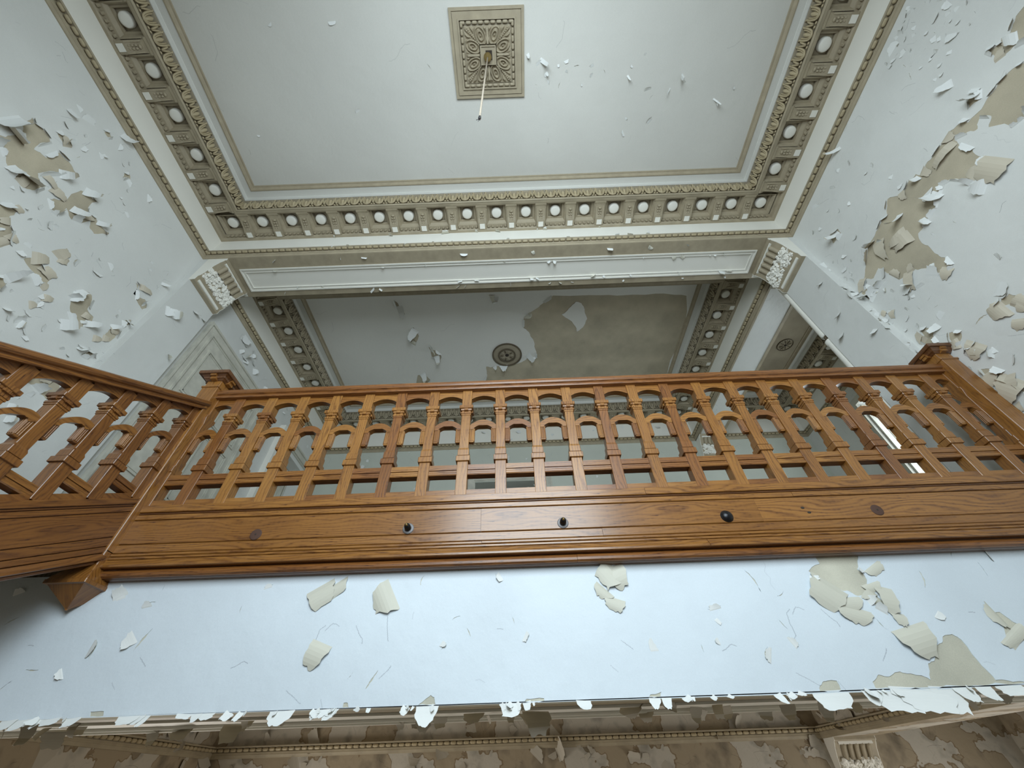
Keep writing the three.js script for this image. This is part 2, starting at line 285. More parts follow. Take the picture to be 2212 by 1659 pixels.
const RIGHT_FLAKES = [
  [1.14,3.98,1.34,3.99,0.10,2.6,0.6],
  [1.13,3.53,1.30,3.50,0.30,2.2,0.6],
  [1.33,3.45,1.37,3.54,0.15,1.2,0.4],
  [1.51,3.81,1.66,3.79,0.16,1.5,0.5],
  [1.73,3.74,1.80,3.74,0.12,1.5,0.5],
  [1.47,4.10,1.55,4.10,0.08,1.5,0.5],
  [1.81,4.05,1.93,3.93,0.08,1.2,0.5],
  [1.91,3.80,2.08,3.84,0.18,2.2,0.6],
  [1.91,3.87,2.07,3.94,0.16,2.0,0.6],
  [2.12,4.10,2.23,3.91,0.16,1.6,0.5],
  [2.18,4.17,2.21,4.07,0.12,1.5,0.5],
  [0.79,4.08,0.91,4.03,0.12,1.5,0.4],
  [0.76,4.34,0.85,4.40,0.10,0.8,0.3],
  [0.43,4.02,0.49,4.07,0.12,1.2,0.5],
  [2.19,3.58,2.30,3.44,0.12,1.8,0.5],
  [1.97,3.27,2.06,3.23,0.14,2.4,0.6],
  [2.51,4.00,2.61,3.91,0.10,1.6,0.5],
  [2.62,3.85,2.67,3.77,0.12,1.4,0.5],
  [1.98,2.66,2.09,2.67,0.20,2.0,0.6],
  [1.99,2.52,2.05,2.46,0.15,1.6,0.6],
  [2.62,3.53,2.67,3.51,0.08,1.8,0.6],
  [2.57,3.47,2.62,3.41,0.08,2.0,0.6],
  [2.60,2.97,2.61,3.08,0.10,1.6,0.5],
  [2.41,2.73,2.47,2.75,0.12,2.2,0.6],
  [2.32,2.63,2.45,2.58,0.20,1.6,0.5],
  [2.40,2.30,2.48,2.15,0.20,2.4,0.6],
  [2.36,2.24,2.54,2.17,0.22,2.2,0.6],
  [2.48,2.40,2.50,2.29,0.18,2.0,0.5],
  [2.53,2.09,2.53,2.02,0.12,2.0,0.6],
  [1.53,5.31,1.68,5.36,0.06,1.2,0.5],
  [2.28,4.69,2.43,4.68,0.10,1.4,0.4],
];
const LEFT_FLAKES = [
  [0.72,4.21,0.90,4.19,0.35,1.5,0.5],
  [0.86,4.20,0.87,4.07,0.20,1.4,0.4],
  [1.05,4.61,0.94,4.58,0.08,1.4,0.5],
  [1.12,5.33,1.26,5.34,0.12,1.2,0.4],
  [0.79,4.88,0.88,4.86,0.08,0.7,0.3],
  [1.03,3.94,1.13,3.92,0.14,1.2,0.4],
  [1.15,4.04,1.21,3.90,0.20,1.2,0.4],
  [1.17,4.17,1.30,4.18,0.10,1.8,0.5],
  [1.28,4.14,1.40,4.15,0.14,1.6,0.5],
  [1.21,4.31,1.31,4.41,0.12,1.5,0.5],
  [1.49,4.18,1.63,4.20,0.12,1.2,0.4],
  [1.41,4.43,1.54,4.48,0.14,1.4,0.4],
  [1.57,4.22,1.65,4.30,0.10,1.8,0.5],
  [1.50,4.03,1.44,4.03,0.12,1.2,0.4],
  [1.69,4.32,1.79,4.36,0.08,1.4,0.4],
  [1.28,3.72,1.34,3.71,0.10,1.6,0.5],
  [1.44,3.49,1.51,3.48,0.12,1.6,0.5],
  [1.75,3.69,1.75,3.82,0.14,1.8,0.5],
  [1.66,3.50,1.75,3.58,0.16,1.6,0.5],
  [1.77,3.70,1.84,3.72,0.12,2.0,0.6],
  [1.76,3.52,1.86,3.49,0.14,1.6,0.5],
  [1.70,3.19,1.73,3.35,0.10,0.9,0.4],
  [1.88,3.36,1.89,3.43,0.10,1.8,0.5],
  [1.95,3.31,2.02,3.34,0.10,1.6,0.5],
  [2.41,4.25,2.54,4.32,0.10,1.6,0.5],
  [2.60,4.13,2.50,4.17,0.08,1.4,0.4],
  [2.84,4.31,2.86,4.54,0.12,1.8,0.5],
  [2.27,3.50,2.33,3.50,0.10,1.6,0.5],
  [2.10,3.51,2.08,3.59,0.10,1.2,0.4],
  [2.21,3.25,2.31,3.34,0.14,1.2,0.5],
  [2.01,2.99,2.05,3.00,0.12,1.4,0.5],
  [1.94,3.17,1.98,3.21,0.10,1.6,0.5],
  [1.87,3.02,1.91,2.98,0.08,1.2,0.5],
  [2.49,3.39,2.56,3.43,0.10,1.6,0.5],
  [2.55,3.47,2.61,3.50,0.10,1.6,0.5],
  [2.34,3.44,2.46,3.49,0.10,1.2,0.4],
  [2.52,3.62,2.60,3.68,0.08,1.2,0.4],
  [2.48,3.23,2.54,3.19,0.10,1.4,0.5],
  [2.60,3.85,2.63,3.76,0.06,1.0,0.4],
  [2.54,4.54,2.62,4.56,0.06,1.0,0.4],
  [2.81,2.10,2.95,2.14,0.16,1.6,0.6],
  [2.86,2.35,2.90,2.34,0.10,1.2,0.4],
  [2.45,2.40,2.51,2.42,0.12,1.4,0.5],
  [2.50,2.34,2.57,2.36,0.12,1.4,0.5],
];
const CEILING_FLAKES = [
  [0.32,0.65,0.36,0.71,0.10,1.2,0.4],
  [0.47,0.71,0.59,0.79,0.12,1.0,0.4],
  [0.55,0.84,0.59,0.90,0.08,1.4,0.4],
  [0.92,0.80,1.25,0.84,0.20,0.5,0.2],
  [2.28,0.92,2.17,1.05,0.14,1.5,0.6],
  [2.15,1.05,2.07,1.13,0.05,1.0,0.4],
  [1.57,0.90,1.62,0.97,0.06,1.2,0.4],
  [2.80,1.20,2.78,1.27,0.05,1.0,0.4],
  [2.73,1.18,2.84,1.25,0.05,1.0,0.4],
];
const HALL_FLAKES = [
  [-2.03,4.17,-1.97,4.37,0.12,1.0,0.4],
  [-1.63,5.19,-1.47,5.16,0.20,1.2,0.5],
  [-1.54,5.40,-1.48,5.58,0.12,1.4,0.5],
  [-1.91,5.87,-1.78,6.06,0.14,1.4,0.5],
  [-1.82,4.72,-1.98,4.90,0.15,1.2,0.4],
  [0.31,5.45,0.47,5.54,0.14,0.8,0.4],
  [-0.38,5.74,-0.33,5.79,0.10,1.0,0.4],
  [-0.24,4.03,-0.27,4.15,0.08,1.5,0.5],
  [0.31,4.49,0.37,4.42,0.10,1.0,0.4],
];

// =====================================================================================  THE SETTING
// A plane of wall or ceiling: out() turns surveyed plane coordinates into the plane's own a, b; the matrix puts a, b, depth into the scene.
const plane = (at, ex, ey, ez, out) => ({ m: new THREE.Matrix4().makeBasis(new THREE.Vector3(...ex), new THREE.Vector3(...ey), new THREE.Vector3(...ez)).setPosition(at), out });
const onLeft = (x) => plane(V(x, 0, 0), [0, 0, -1], [0, 1, 0], [1, 0, 0], (z, y) => [z, y]);
const onRight = (x) => plane(V(x, 0, 0), [0, 0, 1], [0, 1, 0], [-1, 0, 0], (z, y) => [-z, y]);
const onFront = (z) => plane(V(0, 0, z), [1, 0, 0], [0, 1, 0], [0, 0, 1], (x, y) => [x, y]);
const onCeil = (y) => plane(V(0, y, 0), [1, 0, 0], [0, 0, 1], [0, -1, 0], (x, z) => [x, -z]);
const pairs = (l) => { const o = []; for (let i = 0; i < l.length; i += 2) o.push([l[i], l[i + 1]]); return o; };
function jagged(poly, seed, amp = 0.13, levels = 2) {   // torn edge
  const r = rng(seed); let p = poly;
  for (let k = 0; k < levels; k++) { const q = []; for (let i = 0; i < p.length; i++) { const a = p[i], b = p[(i + 1) % p.length], dx = b[0] - a[0], dy = b[1] - a[1], t = 0.35 + 0.3 * r(), d = (r() - 0.5) * 2 * amp; q.push(a, [a[0] + dx * t - dy * d, a[1] + dy * t + dx * d]); } p = q; }
  return p;
}
const FRONT = [0.755, 0.765, 0.74], BACK = [0.60, 0.58, 0.485], BACKTAN = [0.56, 0.505, 0.40];
function flake(P, hu, hv, tu, tv, w, bend, lift, seed, back = BACK) { // a curl of paint hinged at h, reaching towards t
  const r = rng(seed), h = P.out(hu, hv), t = P.out(tu, tv), dx = t[0] - h[0], dy = t[1] - h[1], L = Math.hypot(dx, dy) * 1.08 + 0.01, ux = dx / Math.hypot(dx, dy), uy = dy / Math.hypot(dx, dy), sx = -uy, sy = ux;
  const fold = bend >= (back === BACK ? 2 : 1.55), n = 7, m = 5, th = 0.0012, a0 = fold ? 0.6 : lift, a1 = fold ? -0.95 : bend, rows = [], taper = 0.25 + 0.5 * r(), skew = (r() - 0.5) * 0.5;
  const outward = fold ? back : FRONT, inward = fold ? FRONT : back; let c = 0, z = 0.003;
  const edge = Array.from({ length: n + 1 }, () => [(r() - 0.5) * 0.11, (r() - 0.5) * 0.11]), tip = Array.from({ length: m + 1 }, () => (r() - 0.5) * 0.16), warp = (r() - 0.5) * 0.9;
  for (let i = 0; i <= n; i++) {
    const q = i / n, an = a0 + a1 * q, row = []; if (i) { c += Math.cos(an) * L / n; z += Math.sin(an) * L / n; if (z < 0.0035) z = 0.0035; }
    const wl = w * (0.5 - taper * 0.5 * q * q + edge[i][0] * Math.min(1, q * 3)), wr = w * (0.5 - taper * 0.5 * q * q + edge[i][1] * Math.min(1, q * 3));
    for (let j = 0; j <= m; j++) { const s = -wl + (wl + wr) * j / m + skew * c, e = i === n ? tip[j] * L : 0, k = c + e * Math.cos(an), zz = Math.max(0.0032, z + e * Math.sin(an) + warp * q * q * s * 0.35); row.push([h[0] + ux * k + sx * s, h[1] + uy * k + sy * s, zz * Math.min(1, 0.25 + q * 3)]); }
    rows.push(row);
  }
  const p = [], col = [], put = (v, k) => { p.push(...v); col.push(...k); }, off = (v) => [v[0], v[1], v[2] - th];
  for (let i = 0; i < n; i++) for (let j = 0; j < m; j++) { const a = rows[i][j], b = rows[i + 1][j], d = rows[i + 1][j + 1], e = rows[i][j + 1]; for (const v of [a, b, d, a, d, e]) put(v, outward); for (const v of [a, d, b, a, e, d]) put(off(v), inward); }
  const g = new THREE.BufferGeometry(); g.setAttribute('position', new THREE.Float32BufferAttribute(p, 3)); g.setAttribute('color', new THREE.Float32BufferAttribute(col, 3)); g.applyMatrix4(P.m); g.computeVertexNormals();
  return g;
}
function paintLayer(parent, P, outline, patches, mat, seed, amp) {   // coat of paint with torn holes over the plaster
  const holes = patches.map((l, i) => jagged(l.map(([u, v]) => P.out(u, v)), seed + i, amp));
  const g = slab(outline.map(([u, v]) => P.out(u, v)), 0.003, holes); g.applyMatrix4(P.m);
  return part('paint_layer', g, mat, parent);
}
function flakesOn(parent, P, list, seed, k = 1, back = BACK) { list.forEach(([a, b, c, d, w, bend, lift], i) => part('paint_flake', flake(P, a, b, c, d, w * k, bend, lift * 0.75, seed + i, back), M.flake, parent)); }
function flakesAlong(parent, P, patches, seed, every, size, back = BACK) {   // torn edges that lift a little round the holes, here and there a longer curl
  const r = rng(seed); let k = 0;
  for (const l of patches) {
    let area = 0; l.forEach((a, i) => { const b = l[(i + 1) % l.length]; area += a[0] * b[1] - b[0] * a[1]; });
    l.forEach((a, i) => { const b = l[(i + 1) % l.length], len = Math.hypot(b[0] - a[0], b[1] - a[1]); if (r() > every || len < 0.025) return;
      const mx = (a[0] + b[0]) / 2, my = (a[1] + b[1]) / 2, s = Math.sign(area), nx = -(b[1] - a[1]) / len * s, ny = (b[0] - a[0]) / len * s, long = r() < 0.25, w = Math.min(0.2, len * (0.9 + 0.3 * r())), d = size * (long ? 0.9 + 0.5 * r() : 0.35 + 0.35 * r()), o = long ? 0.2 * d : 0.75 * d;
      part('paint_flake', flake(P, mx - nx * o, my - ny * o, mx + nx * (d - o), my + ny * (d - o), w, long ? (r() < 0.5 ? 2.3 : 1.0) : 0.3 + 0.5 * r(), long ? 0.3 : 0.2 + 0.3 * r(), seed * 31 + k++, back), M.flake, parent); });
  }
}
const inside = (p, l) => { let c = false; for (let i = 0, j = l.length - 1; i < l.length; j = i++) if ((l[i][1] > p[1]) !== (l[j][1] > p[1]) && p[0] < (l[j][0] - l[i][0]) * (p[1] - l[i][1]) / (l[j][1] - l[i][1]) + l[i][0]) c = !c; return c; };
function slits(zones, holes, bounds, seed) {             // gaping cracks: thin torn lenses clear of the larger holes
  const r = rng(seed), out = [];
  for (const [u0, u1, v0, v1, n, lo, hi] of zones) for (let i = 0; i < n; i++) {
    const u = u0 + (u1 - u0) * r(), v = v0 + (v1 - v0) * r(), L = lo + (hi - lo) * r() * r(), t = r() * 6.283, w = L * (0.04 + 0.10 * r()), bend = (r() - 0.5) * 0.5, cs = Math.cos(t), sn = Math.sin(t);
    const pts = [[-1, 0], [-0.5, 0.5], [0, 0.9], [0.45, 0.5], [1, 0], [0.5, -0.25], [0, -0.5], [-0.45, -0.2]].map(([a, b]) => { const x = a * L / 2, y = b * w / 2 + bend * L * (1 - a * a) * 0.5; return [u + x * cs - y * sn, v + x * sn + y * cs]; });
    const m = 0.045 + L * 0.6; if (pts.some((p) => p[0] < bounds[0] || p[0] > bounds[1] || p[1] < bounds[2] || p[1] > bounds[3])) continue;
    if (holes.some((l) => inside([u, v], l) || l.some((q, k) => { const z = l[(k + 1) % l.length], dx = z[0] - q[0], dy = z[1] - q[1], s = Math.max(0, Math.min(1, ((u - q[0]) * dx + (v - q[1]) * dy) / (dx * dx + dy * dy))); return Math.hypot(q[0] + dx * s - u, q[1] + dy * s - v) < m; }))) continue;
    if (out.some((l) => Math.hypot(l.c[0] - u, l.c[1] - v) < L * 0.6 + l.L * 0.6 + 0.005)) continue;
    pts.c = [u, v]; pts.L = L; pts.t = t; pts.w = w; out.push(pts);
  }
  return out;
}
function slitLips(parent, P, list, seed, back = BACK, share = 0.8) {  // one lip of each crack stands off the wall
  const r = rng(seed); list.forEach((l, i) => { const s = r() < 0.5 ? 1 : -1, nx = -Math.sin(l.t) * s, ny = Math.cos(l.t) * s, d = l.w + 0.01 + 0.012 * r(); if (r() > share) return; part('paint_flake', flake(P, l.c[0] - nx * d, l.c[1] - ny * d, l.c[0] + nx * l.w * 0.3, l.c[1] + ny * l.w * 0.3, l.L * (0.7 + 0.4 * r()), 0.15 + 0.25 * r(), 0.12 + 0.2 * r(), seed * 13 + i, back), M.flake, parent); });
}
function flakesIn(parent, P, zone, n, seed, lo, hi, strength = 1, mat = M.flake) {  // small lifted scales scattered over a stretch [u0, u1, v0, v1]
  const r = rng(seed);
  for (let i = 0; i < n; i++) { const u = zone[0] + (zone[1] - zone[0]) * r(), v = zone[2] + (zone[3] - zone[2]) * r(), t = r() * 6.283, d = lo + (hi - lo) * r() * r(), w = d * (0.7 + 1.6 * r()), big = r() < 0.22; part('paint_flake', flake(P, u, v, u + Math.cos(t) * d, v + Math.sin(t) * d, w, (big ? 0.7 + 1.0 * r() : 0.15 + 0.45 * r()) * strength, (big ? 0.2 : 0.04 + 0.1 * r()) * strength, seed * 17 + i), mat, parent); }
}

// ---- ground, floors and roof
const floor = structure('floor', 'dark boarded floor of the lower hall far below', 'floor'); part('boards', box(WL - 0.5, 7, YG - 0.2, YG, ZB - 0.5, 8), M.floor, floor);
const landing = structure('floor', 'half landing floor below the tall stair window', 'floor'); part('boards', box(WL, WR, -0.52, -0.32, ZB, -0.35), M.floor, landing);
const upper = structure('floor', 'upper hall floor behind the oak landing balustrade', 'floor'); part('boards', box(WL, RX1, 1.05, YU, 2.70, ZF), M.floor, upper);
const roof = structure('ceiling', 'pale grey painted ceiling over the open stairwell', 'ceiling');
part('plaster', box(WL - 0.3, WR + 0.3, YC + 0.004, YC + 0.3, ZB - 0.3, ZS + 0.3), M.plaster, roof);
const stairCeil = onCeil(YC), ceilSlits = slits([[0.4, 1.4, 0.70, 1.0, 22, 0.03, 0.22], [1.6, 3.0, 0.6, 1.6, 9, 0.04, 0.16], [-3.4, -0.8, 0.3, 1.9, 7, 0.03, 0.1]], [], [-3.5, 3.2, ZB, 1.95], 78);
paintLayer(roof, stairCeil, [[WL, ZB], [WR, ZB], [WR, ZS], [WL, ZS]], ceilSlits, M.ceil, 1); slitLips(roof, stairCeil, ceilSlits, 79, BACKTAN, 0.7);
flakesOn(roof, stairCeil, CEILING_FLAKES.filter((f) => Math.hypot(f[2] - f[0], f[3] - f[1]) < 0.3), 900, 0.4);
const hallRoof = structure('ceiling', 'stained upper hall ceiling with half its white paint fallen away', 'ceiling');
part('plaster', box(WL - 0.3, WR + 0.3, YC + 0.004, YC + 0.3, ZS + 0.3, ZF + 0.3), M.plaster, hallRoof);
const hallCeil = onCeil(YC), clampHall = HALL_PATCHES.map((l) => pairs(l).map(([u, v]) => [Math.min(u, 3.36), Math.min(v, 6.74)]));
paintLayer(hallRoof, hallCeil, [[WL, ZH], [WR, ZH], [WR, ZF], [WL, ZF]], clampHall, M.hallceil, 40, 0.10);
{ const g = slab(jagged(pairs(HALL_ISLAND[0]).map(([u, v]) => hallCeil.out(u, v)), 77, 0.1), 0.003); g.applyMatrix4(hallCeil.m); part('paint_layer', g, M.hallceil, hallRoof); }
flakesOn(hallRoof, hallCeil, HALL_FLAKES, 940); flakesAlong(hallRoof, hallCeil, clampHall, 15, 0.35, 0.09);
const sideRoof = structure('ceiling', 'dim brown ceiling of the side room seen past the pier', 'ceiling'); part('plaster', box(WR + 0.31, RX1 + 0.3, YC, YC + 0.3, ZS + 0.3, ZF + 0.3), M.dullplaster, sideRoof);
const lowRoof = structure('ceiling', 'ceiling of the lower hall hidden under the landing', 'ceiling'); part('plaster', box(WL, RX1, 1.02, 1.05, PB + 0.06, ZF), M.grime, lowRoof);

// ---- walls of the stairwell
const wallLeft = structure('wall_left', 'white stairwell wall with peeling paint above the stair balustrade', 'wall');
part('plaster', box(WL - 0.35, WL - 0.003, YG, YC, ZB - 0.3, ZS + 0.02), M.plaster, wallLeft);
const pLeft = onLeft(WL - 0.003), leftHoles = LEFT_PATCHES.map(pairs).filter((l) => l.every(([u]) => u < 2.72)).map((l) => l.map(([u, v]) => [Math.min(u, 2.64), v]));
const leftSlits = slits([[1.0, 2.3, 2.9, 4.2, 40, 0.05, 0.16], [1.8, 2.64, 2.1, 3.6, 40, 0.05, 0.15], [0.9, 1.9, 4.3, 5.3, 22, 0.04, 0.18], [2.3, 2.64, 3.6, 5.0, 10, 0.04, 0.12], [2.3, 2.66, 1.5, 2.3, 8, 0.06, 0.16]], leftHoles, [ZB, 2.66, YG, YC], 71);
paintLayer(wallLeft, pLeft, [[ZB, YG], [ZS, YG], [ZS, YC], [ZB, YC]], [...leftHoles, ...leftSlits], M.paint, 100); slitLips(wallLeft, pLeft, leftSlits, 72, BACKTAN);
flakesOn(wallLeft, pLeft, LEFT_FLAKES, 1000, 0.75, BACKTAN); flakesAlong(wallLeft, pLeft, leftHoles, 3, 0.55, 0.07, BACKTAN);
flakesIn(wallLeft, pLeft, [1.1, 2.2, 3.0, 4.2], 16, 21, 0.02, 0.09); flakesIn(wallLeft, pLeft, [1.8, 2.64, 2.1, 3.6], 16, 22, 0.02, 0.09); flakesIn(wallLeft, pLeft, [0.8, 1.7, 4.2, 5.3], 5, 23, 0.03, 0.1, 0.7); flakesIn(wallLeft, pLeft, [2.3, 2.9, 1.6, 2.6], 6, 24, 0.05, 0.14);
const wallRight = structure('wall_right', 'white stairwell wall with a long torn band of bare plaster', 'wall');
part('plaster', box(WR + 0.003, WR + 0.35, YG, YC, ZB - 0.3, ZS + 0.02), M.plaster, wallRight);
const pRight = onRight(WR + 0.003), rightHoles = RIGHT_PATCHES.map((l) => pairs(l).map(([u, v]) => [Math.min(u, 2.645), v]));
const rightSlits = slits([[0.25, 0.8, 4.5, 5.35, 60, 0.03, 0.09], [2.2, 2.66, 1.9, 4.3, 40, 0.04, 0.14], [1.5, 2.6, 3.9, 5.2, 22, 0.04, 0.12], [1.5, 2.3, 2.4, 3.6, 12, 0.04, 0.14], [1.6, 2.2, 5.0, 5.35, 6, 0.08, 0.2]], rightHoles, [ZB, 2.66, YG, YC], 73);
paintLayer(wallRight, pRight, [[ZB, YG], [ZS, YG], [ZS, YC], [ZB, YC]], [...rightHoles, ...rightSlits], M.paint, 200); slitLips(wallRight, pRight, rightSlits, 74, BACKTAN);
flakesOn(wallRight, pRight, RIGHT_FLAKES, 1200, 0.85, BACKTAN); flakesAlong(wallRight, pRight, rightHoles, 5, 0.55, 0.07, BACKTAN);
flakesIn(wallRight, pRight, [0.25, 0.75, 4.5, 5.35], 14, 31, 0.02, 0.08, 0.8); flakesIn(wallRight, pRight, [2.3, 2.66, 1.9, 4.2], 24, 32, 0.03, 0.12, 1.2); flakesIn(wallRight, pRight, [1.5, 2.6, 3.9, 5.2], 10, 33, 0.03, 0.09, 0.6); flakesIn(wallRight, pRight, [1.6, 2.3, 2.4, 3.6], 5, 34, 0.03, 0.1, 0.6);
const wallBack = structure('wall_back', 'stair wall behind the eye around the tall window', 'wall');
for (const b of [[WL - 0.3, -1.12, YG, YC], [1.44, WR + 0.3, YG, YC], [-1.12, 1.44, YG, 1.23], [-1.12, 1.44, 4.61, YC]]) part('masonry', box(b[0], b[1], b[2], b[3], ZB - 0.32, ZB), M.paint, wallBack);
const win = structure('window_1', 'tall many paned stair window lighting the landing', 'window');
const glassMat = new THREE.MeshPhysicalMaterial({ color: 0xffffff, transmission: 1, thickness: 0, roughness: 0.02, side: THREE.DoubleSide });
function sash(w, x0, x1, y0, y1, mid, muls) {
  part('frame', [box(x0, x0 + 0.08, y0, y1, -1.56, -1.46), box(x1 - 0.08, x1, y0, y1, -1.56, -1.46), box(x0, x1, y0, y0 + 0.09, -1.56, -1.46), box(x0, x1, y1 - 0.09, y1, -1.56, -1.46), box(x0, x1, mid - 0.04, mid + 0.04, -1.56, -1.46)], M.white, w);
  for (const x of muls) part('mullion', box(x - 0.03, x + 0.03, y0 + 0.09, y1 - 0.09, -1.55, -1.47), M.white, w);
  const xs = [x0 + 0.05, ...muls, x1 - 0.05]; for (let i = 0; i + 1 < xs.length; i++) for (const [c, d] of [[y0 + 0.09, mid - 0.04], [mid + 0.04, y1 - 0.09]]) part('pane', box(xs[i] + 0.03, xs[i + 1] - 0.03, c, d, -1.512, -1.508), glassMat, w);
}
sash(win, -1.12, 1.44, 1.23, 4.61, 3.4, [-0.27, 0.59]);

// ---- the wide arch: piers, beam, soffit panel
function panelled(parent, x0, x1, z0, z1, y, mx, mz) {   // panelled soffit: tan margin, white bead, grey-white field
  part('soffit', box(x0, x1, y + 0.012, y + 0.05, z0, z1), M.white, parent);
  const ring = (a0, a1, b0, b1, w, yy, h) => [box(a0, a1, yy, yy + h, b0, b0 + w), box(a0, a1, yy, yy + h, b1 - w, b1), box(a0, a0 + w, yy, yy + h, b0 + w, b1 - w), box(a1 - w, a1, yy, yy + h, b0 + w, b1 - w)];
  part('margin', [box(x0, x1, y, y + 0.012, z0, z0 + mz), box(x0, x1, y, y + 0.012, z1 - mz * 0.55, z1), box(x0, x0 + mx, y, y + 0.012, z0 + mz, z1 - mz * 0.55), box(x1 - mx, x1, y, y + 0.012, z0 + mz, z1 - mz * 0.55)], M.tan, parent);
  const a0 = x0 + mx, a1 = x1 - mx, b0 = z0 + mz, b1 = z1 - mz * 0.55;
  part('panel_moulding', [...ring(a0, a1, b0, b1, 0.02, y - 0.012, 0.024), ...ring(a0 + 0.02, a1 - 0.02, b0 + 0.02, b1 - 0.02, 0.03, y + 0.002, 0.012), ...ring(a0 + 0.05, a1 - 0.05, b0 + 0.05, b1 - 0.05, 0.012, y - 0.004, 0.018)], M.white, parent);
}
const beam = structure('trim_1', 'panelled white soffit of the wide arch between the two capitals', 'beam', V(-0.15, YB, 3));
part('beam_core', box(WL, WR, YB + 0.05, YC, ZS + 0.006, ZH), M.white, beam);
panelled(beam, -3.95, 3.65, ZS, ZH + 0.01, YB, 0.09, 0.17);
for (const [x0, x1] of [[WL, -3.95], [3.65, WR]]) part('soffit', box(x0, x1, YB, YB + 0.05, ZS, ZH), M.white, beam);
{ const P = onCeil(YB), r = rng(61); for (let i = 0; i < 46; i++) { const x = -3.4 + 6.8 * r(), edge = [2.74, 2.90, 3.17, 3.26][(r() * 4) | 0], d = 0.02 + 0.05 * r(); part('paint_flake', flake(P, x, edge, x + (r() - 0.5) * 0.06, edge + (r() - 0.5) * d * 2, d * (0.8 + r()), 0.8 + 1.4 * r(), 0.3 + 0.5 * r(), 6100 + i), M.flake, beam); } }
const pierLeft = structure('wall_left', 'flat white pier at the head of the stairs below the scrolled capital', 'pier');
part('plaster', box(WL - 0.35, PL, YU - 0.4, YB, ZS, PB), M.paint, pierLeft);
flakesOn(pierLeft, onLeft(PL), [[2.83, 4.30, 2.92, 4.36, 0.13, 1.7, 0.5], [2.74, 4.24, 2.80, 4.28, 0.12, 0.8, 0.3], [3.02, 4.62, 3.06, 4.56, 0.07, 0.9, 0.4], [3.18, 4.66, 3.20, 4.60, 0.06, 0.9, 0.4], [3.16, 3.86, 3.10, 3.80, 0.07, 1.2, 0.4]], 1500);
const pierRight = structure('wall_right', 'flat white pier beside the gap into the side room', 'pier');
part('plaster', box(PR, WR + 0.54, YU - 0.4, YB, ZS, PB), M.paint, pierRight);
flakesOn(pierRight, onRight(PR), [[2.92, 3.92, 2.94, 3.84, 0.06, 0.9, 0.3], [2.80, 4.40, 2.83, 4.36, 0.06, 1.0, 0.4], [3.08, 3.72, 3.10, 3.64, 0.08, 0.8, 0.3], [2.76, 3.40, 2.80, 3.36, 0.06, 0.9, 0.3]], 1520);
flakesIn(pierRight, onFront(ZS), [PR + 0.01, WR - 0.01, 2.0, 4.6], 26, 35, 0.02, 0.07, 1.1);

// ---- the wall under the landing and what shows of the lower hall
const spandrel = structure('wall_front', 'bright white wall under the oak fascia with folded paint flakes', 'wall', V(0, YP, ZP));
part('plaster', box(WL, WR, YP, 1.05, ZP + 0.004, 2.72), M.paleplaster, spandrel);
const pSpan = onFront(ZP + 0.004), spanHoles = SPANDREL_PATCHES.map((l) => pairs(l).map(([u, v]) => [Math.min(3.9, u), Math.max(YP + 0.002, v)]));
const spanSlits = slits([[-3.6, -2.1, 0.40, 1.0, 26, 0.06, 0.2], [1.0, 3.3, 0.42, 1.0, 26, 0.05, 0.16], [-2.0, 1.0, 0.42, 1.0, 12, 0.04, 0.12]], spanHoles, [WL, WR, YP + 0.02, 1.03], 75);
paintLayer(spandrel, pSpan, [[WL, YP], [WR, YP], [WR, 1.05], [WL, 1.05]], [...spanHoles, ...spanSlits], M.spanpaint, 300, 0.09); slitLips(spandrel, pSpan, spanSlits, 76, BACK, 0.25);
flakesOn(spandrel, pSpan, SPANDREL_FLAKES.map((f) => f[3] < YP ? [f[0], YP + 0.006, f[0] + 0.15 * (f[2] - f[0]), f[3], f[4] * 0.85, f[5], f[6]] : [f[0], f[1], f[2], f[3], f[4], Math.max(2.1, f[5]), f[6]]), 1600); flakesAlong(spandrel, pSpan, spanHoles.slice(0, 1), 8, 0.22, 0.07);
flakesIn(spandrel, pSpan, [-3.6, -2.0, 0.4, 1.0], 4, 41, 0.04, 0.1, 0.6); flakesIn(spandrel, pSpan, [1.1, 3.2, 0.4, 1.0], 3, 42, 0.03, 0.09, 0.45); flakesIn(spandrel, pSpan, [-2.0, 1.1, 0.4, 1.0], 2, 43, 0.02, 0.07, 0.4);
{ const r = rng(44); for (let i = 0; i < 56; i++) { const c = -3.0 + 6.2 * Math.floor(r() * 13) / 13, x = c + 0.3 * r() * r(), d = 0.012 + 0.045 * r() * r(); part('paint_flake', flake(pSpan, x, YP + 0.004, x + (r() - 0.5) * 0.05, YP - d, d * (0.8 + 1.2 * r()), 0.3 + 0.8 * r(), 0.05 + 0.4 * r(), 4400 + i), M.flake, spandrel); } }
const lowBeam = structure('trim_2', 'flaking moulded soffit under the white wall below the landing', 'beam', V(-0.15, YP, 3));
part('beam_core', box(WL, WR, YP + 0.05, 1.05, 2.72, ZH), M.grime, lowBeam);
panelled(lowBeam, WL + 0.02, WR - 0.02, 2.725, ZH, YP, 0.09, 0.10);
{ const P = onCeil(YP), r = rng(62); for (let i = 0; i < 50; i++) { const x = -3.3 + 6.6 * r(), z = 2.74 + 0.54 * r(), d = 0.03 + 0.08 * r(); part('paint_flake', flake(P, x, z, x + (r() - 0.5) * 0.08, z + (r() - 0.5) * d * 2, d * (0.8 + r()), 0.6 + 1.2 * r(), 0.3 + 0.5 * r(), 6200 + i), M.flakedull, lowBeam); } }
const lowFar = structure('wall_far', 'brown stained lower hall wall glimpsed beneath the landing', 'wall'); part('plaster', box(WL, RX1, YG, 1.02, ZF, ZF + 0.3), M.grime, lowFar);
flakesIn(lowFar, onFront(ZF), [-4.0, 3.9, 0.08, 0.72], 44, 51, 0.05, 0.18, 0.8, M.flakedull);
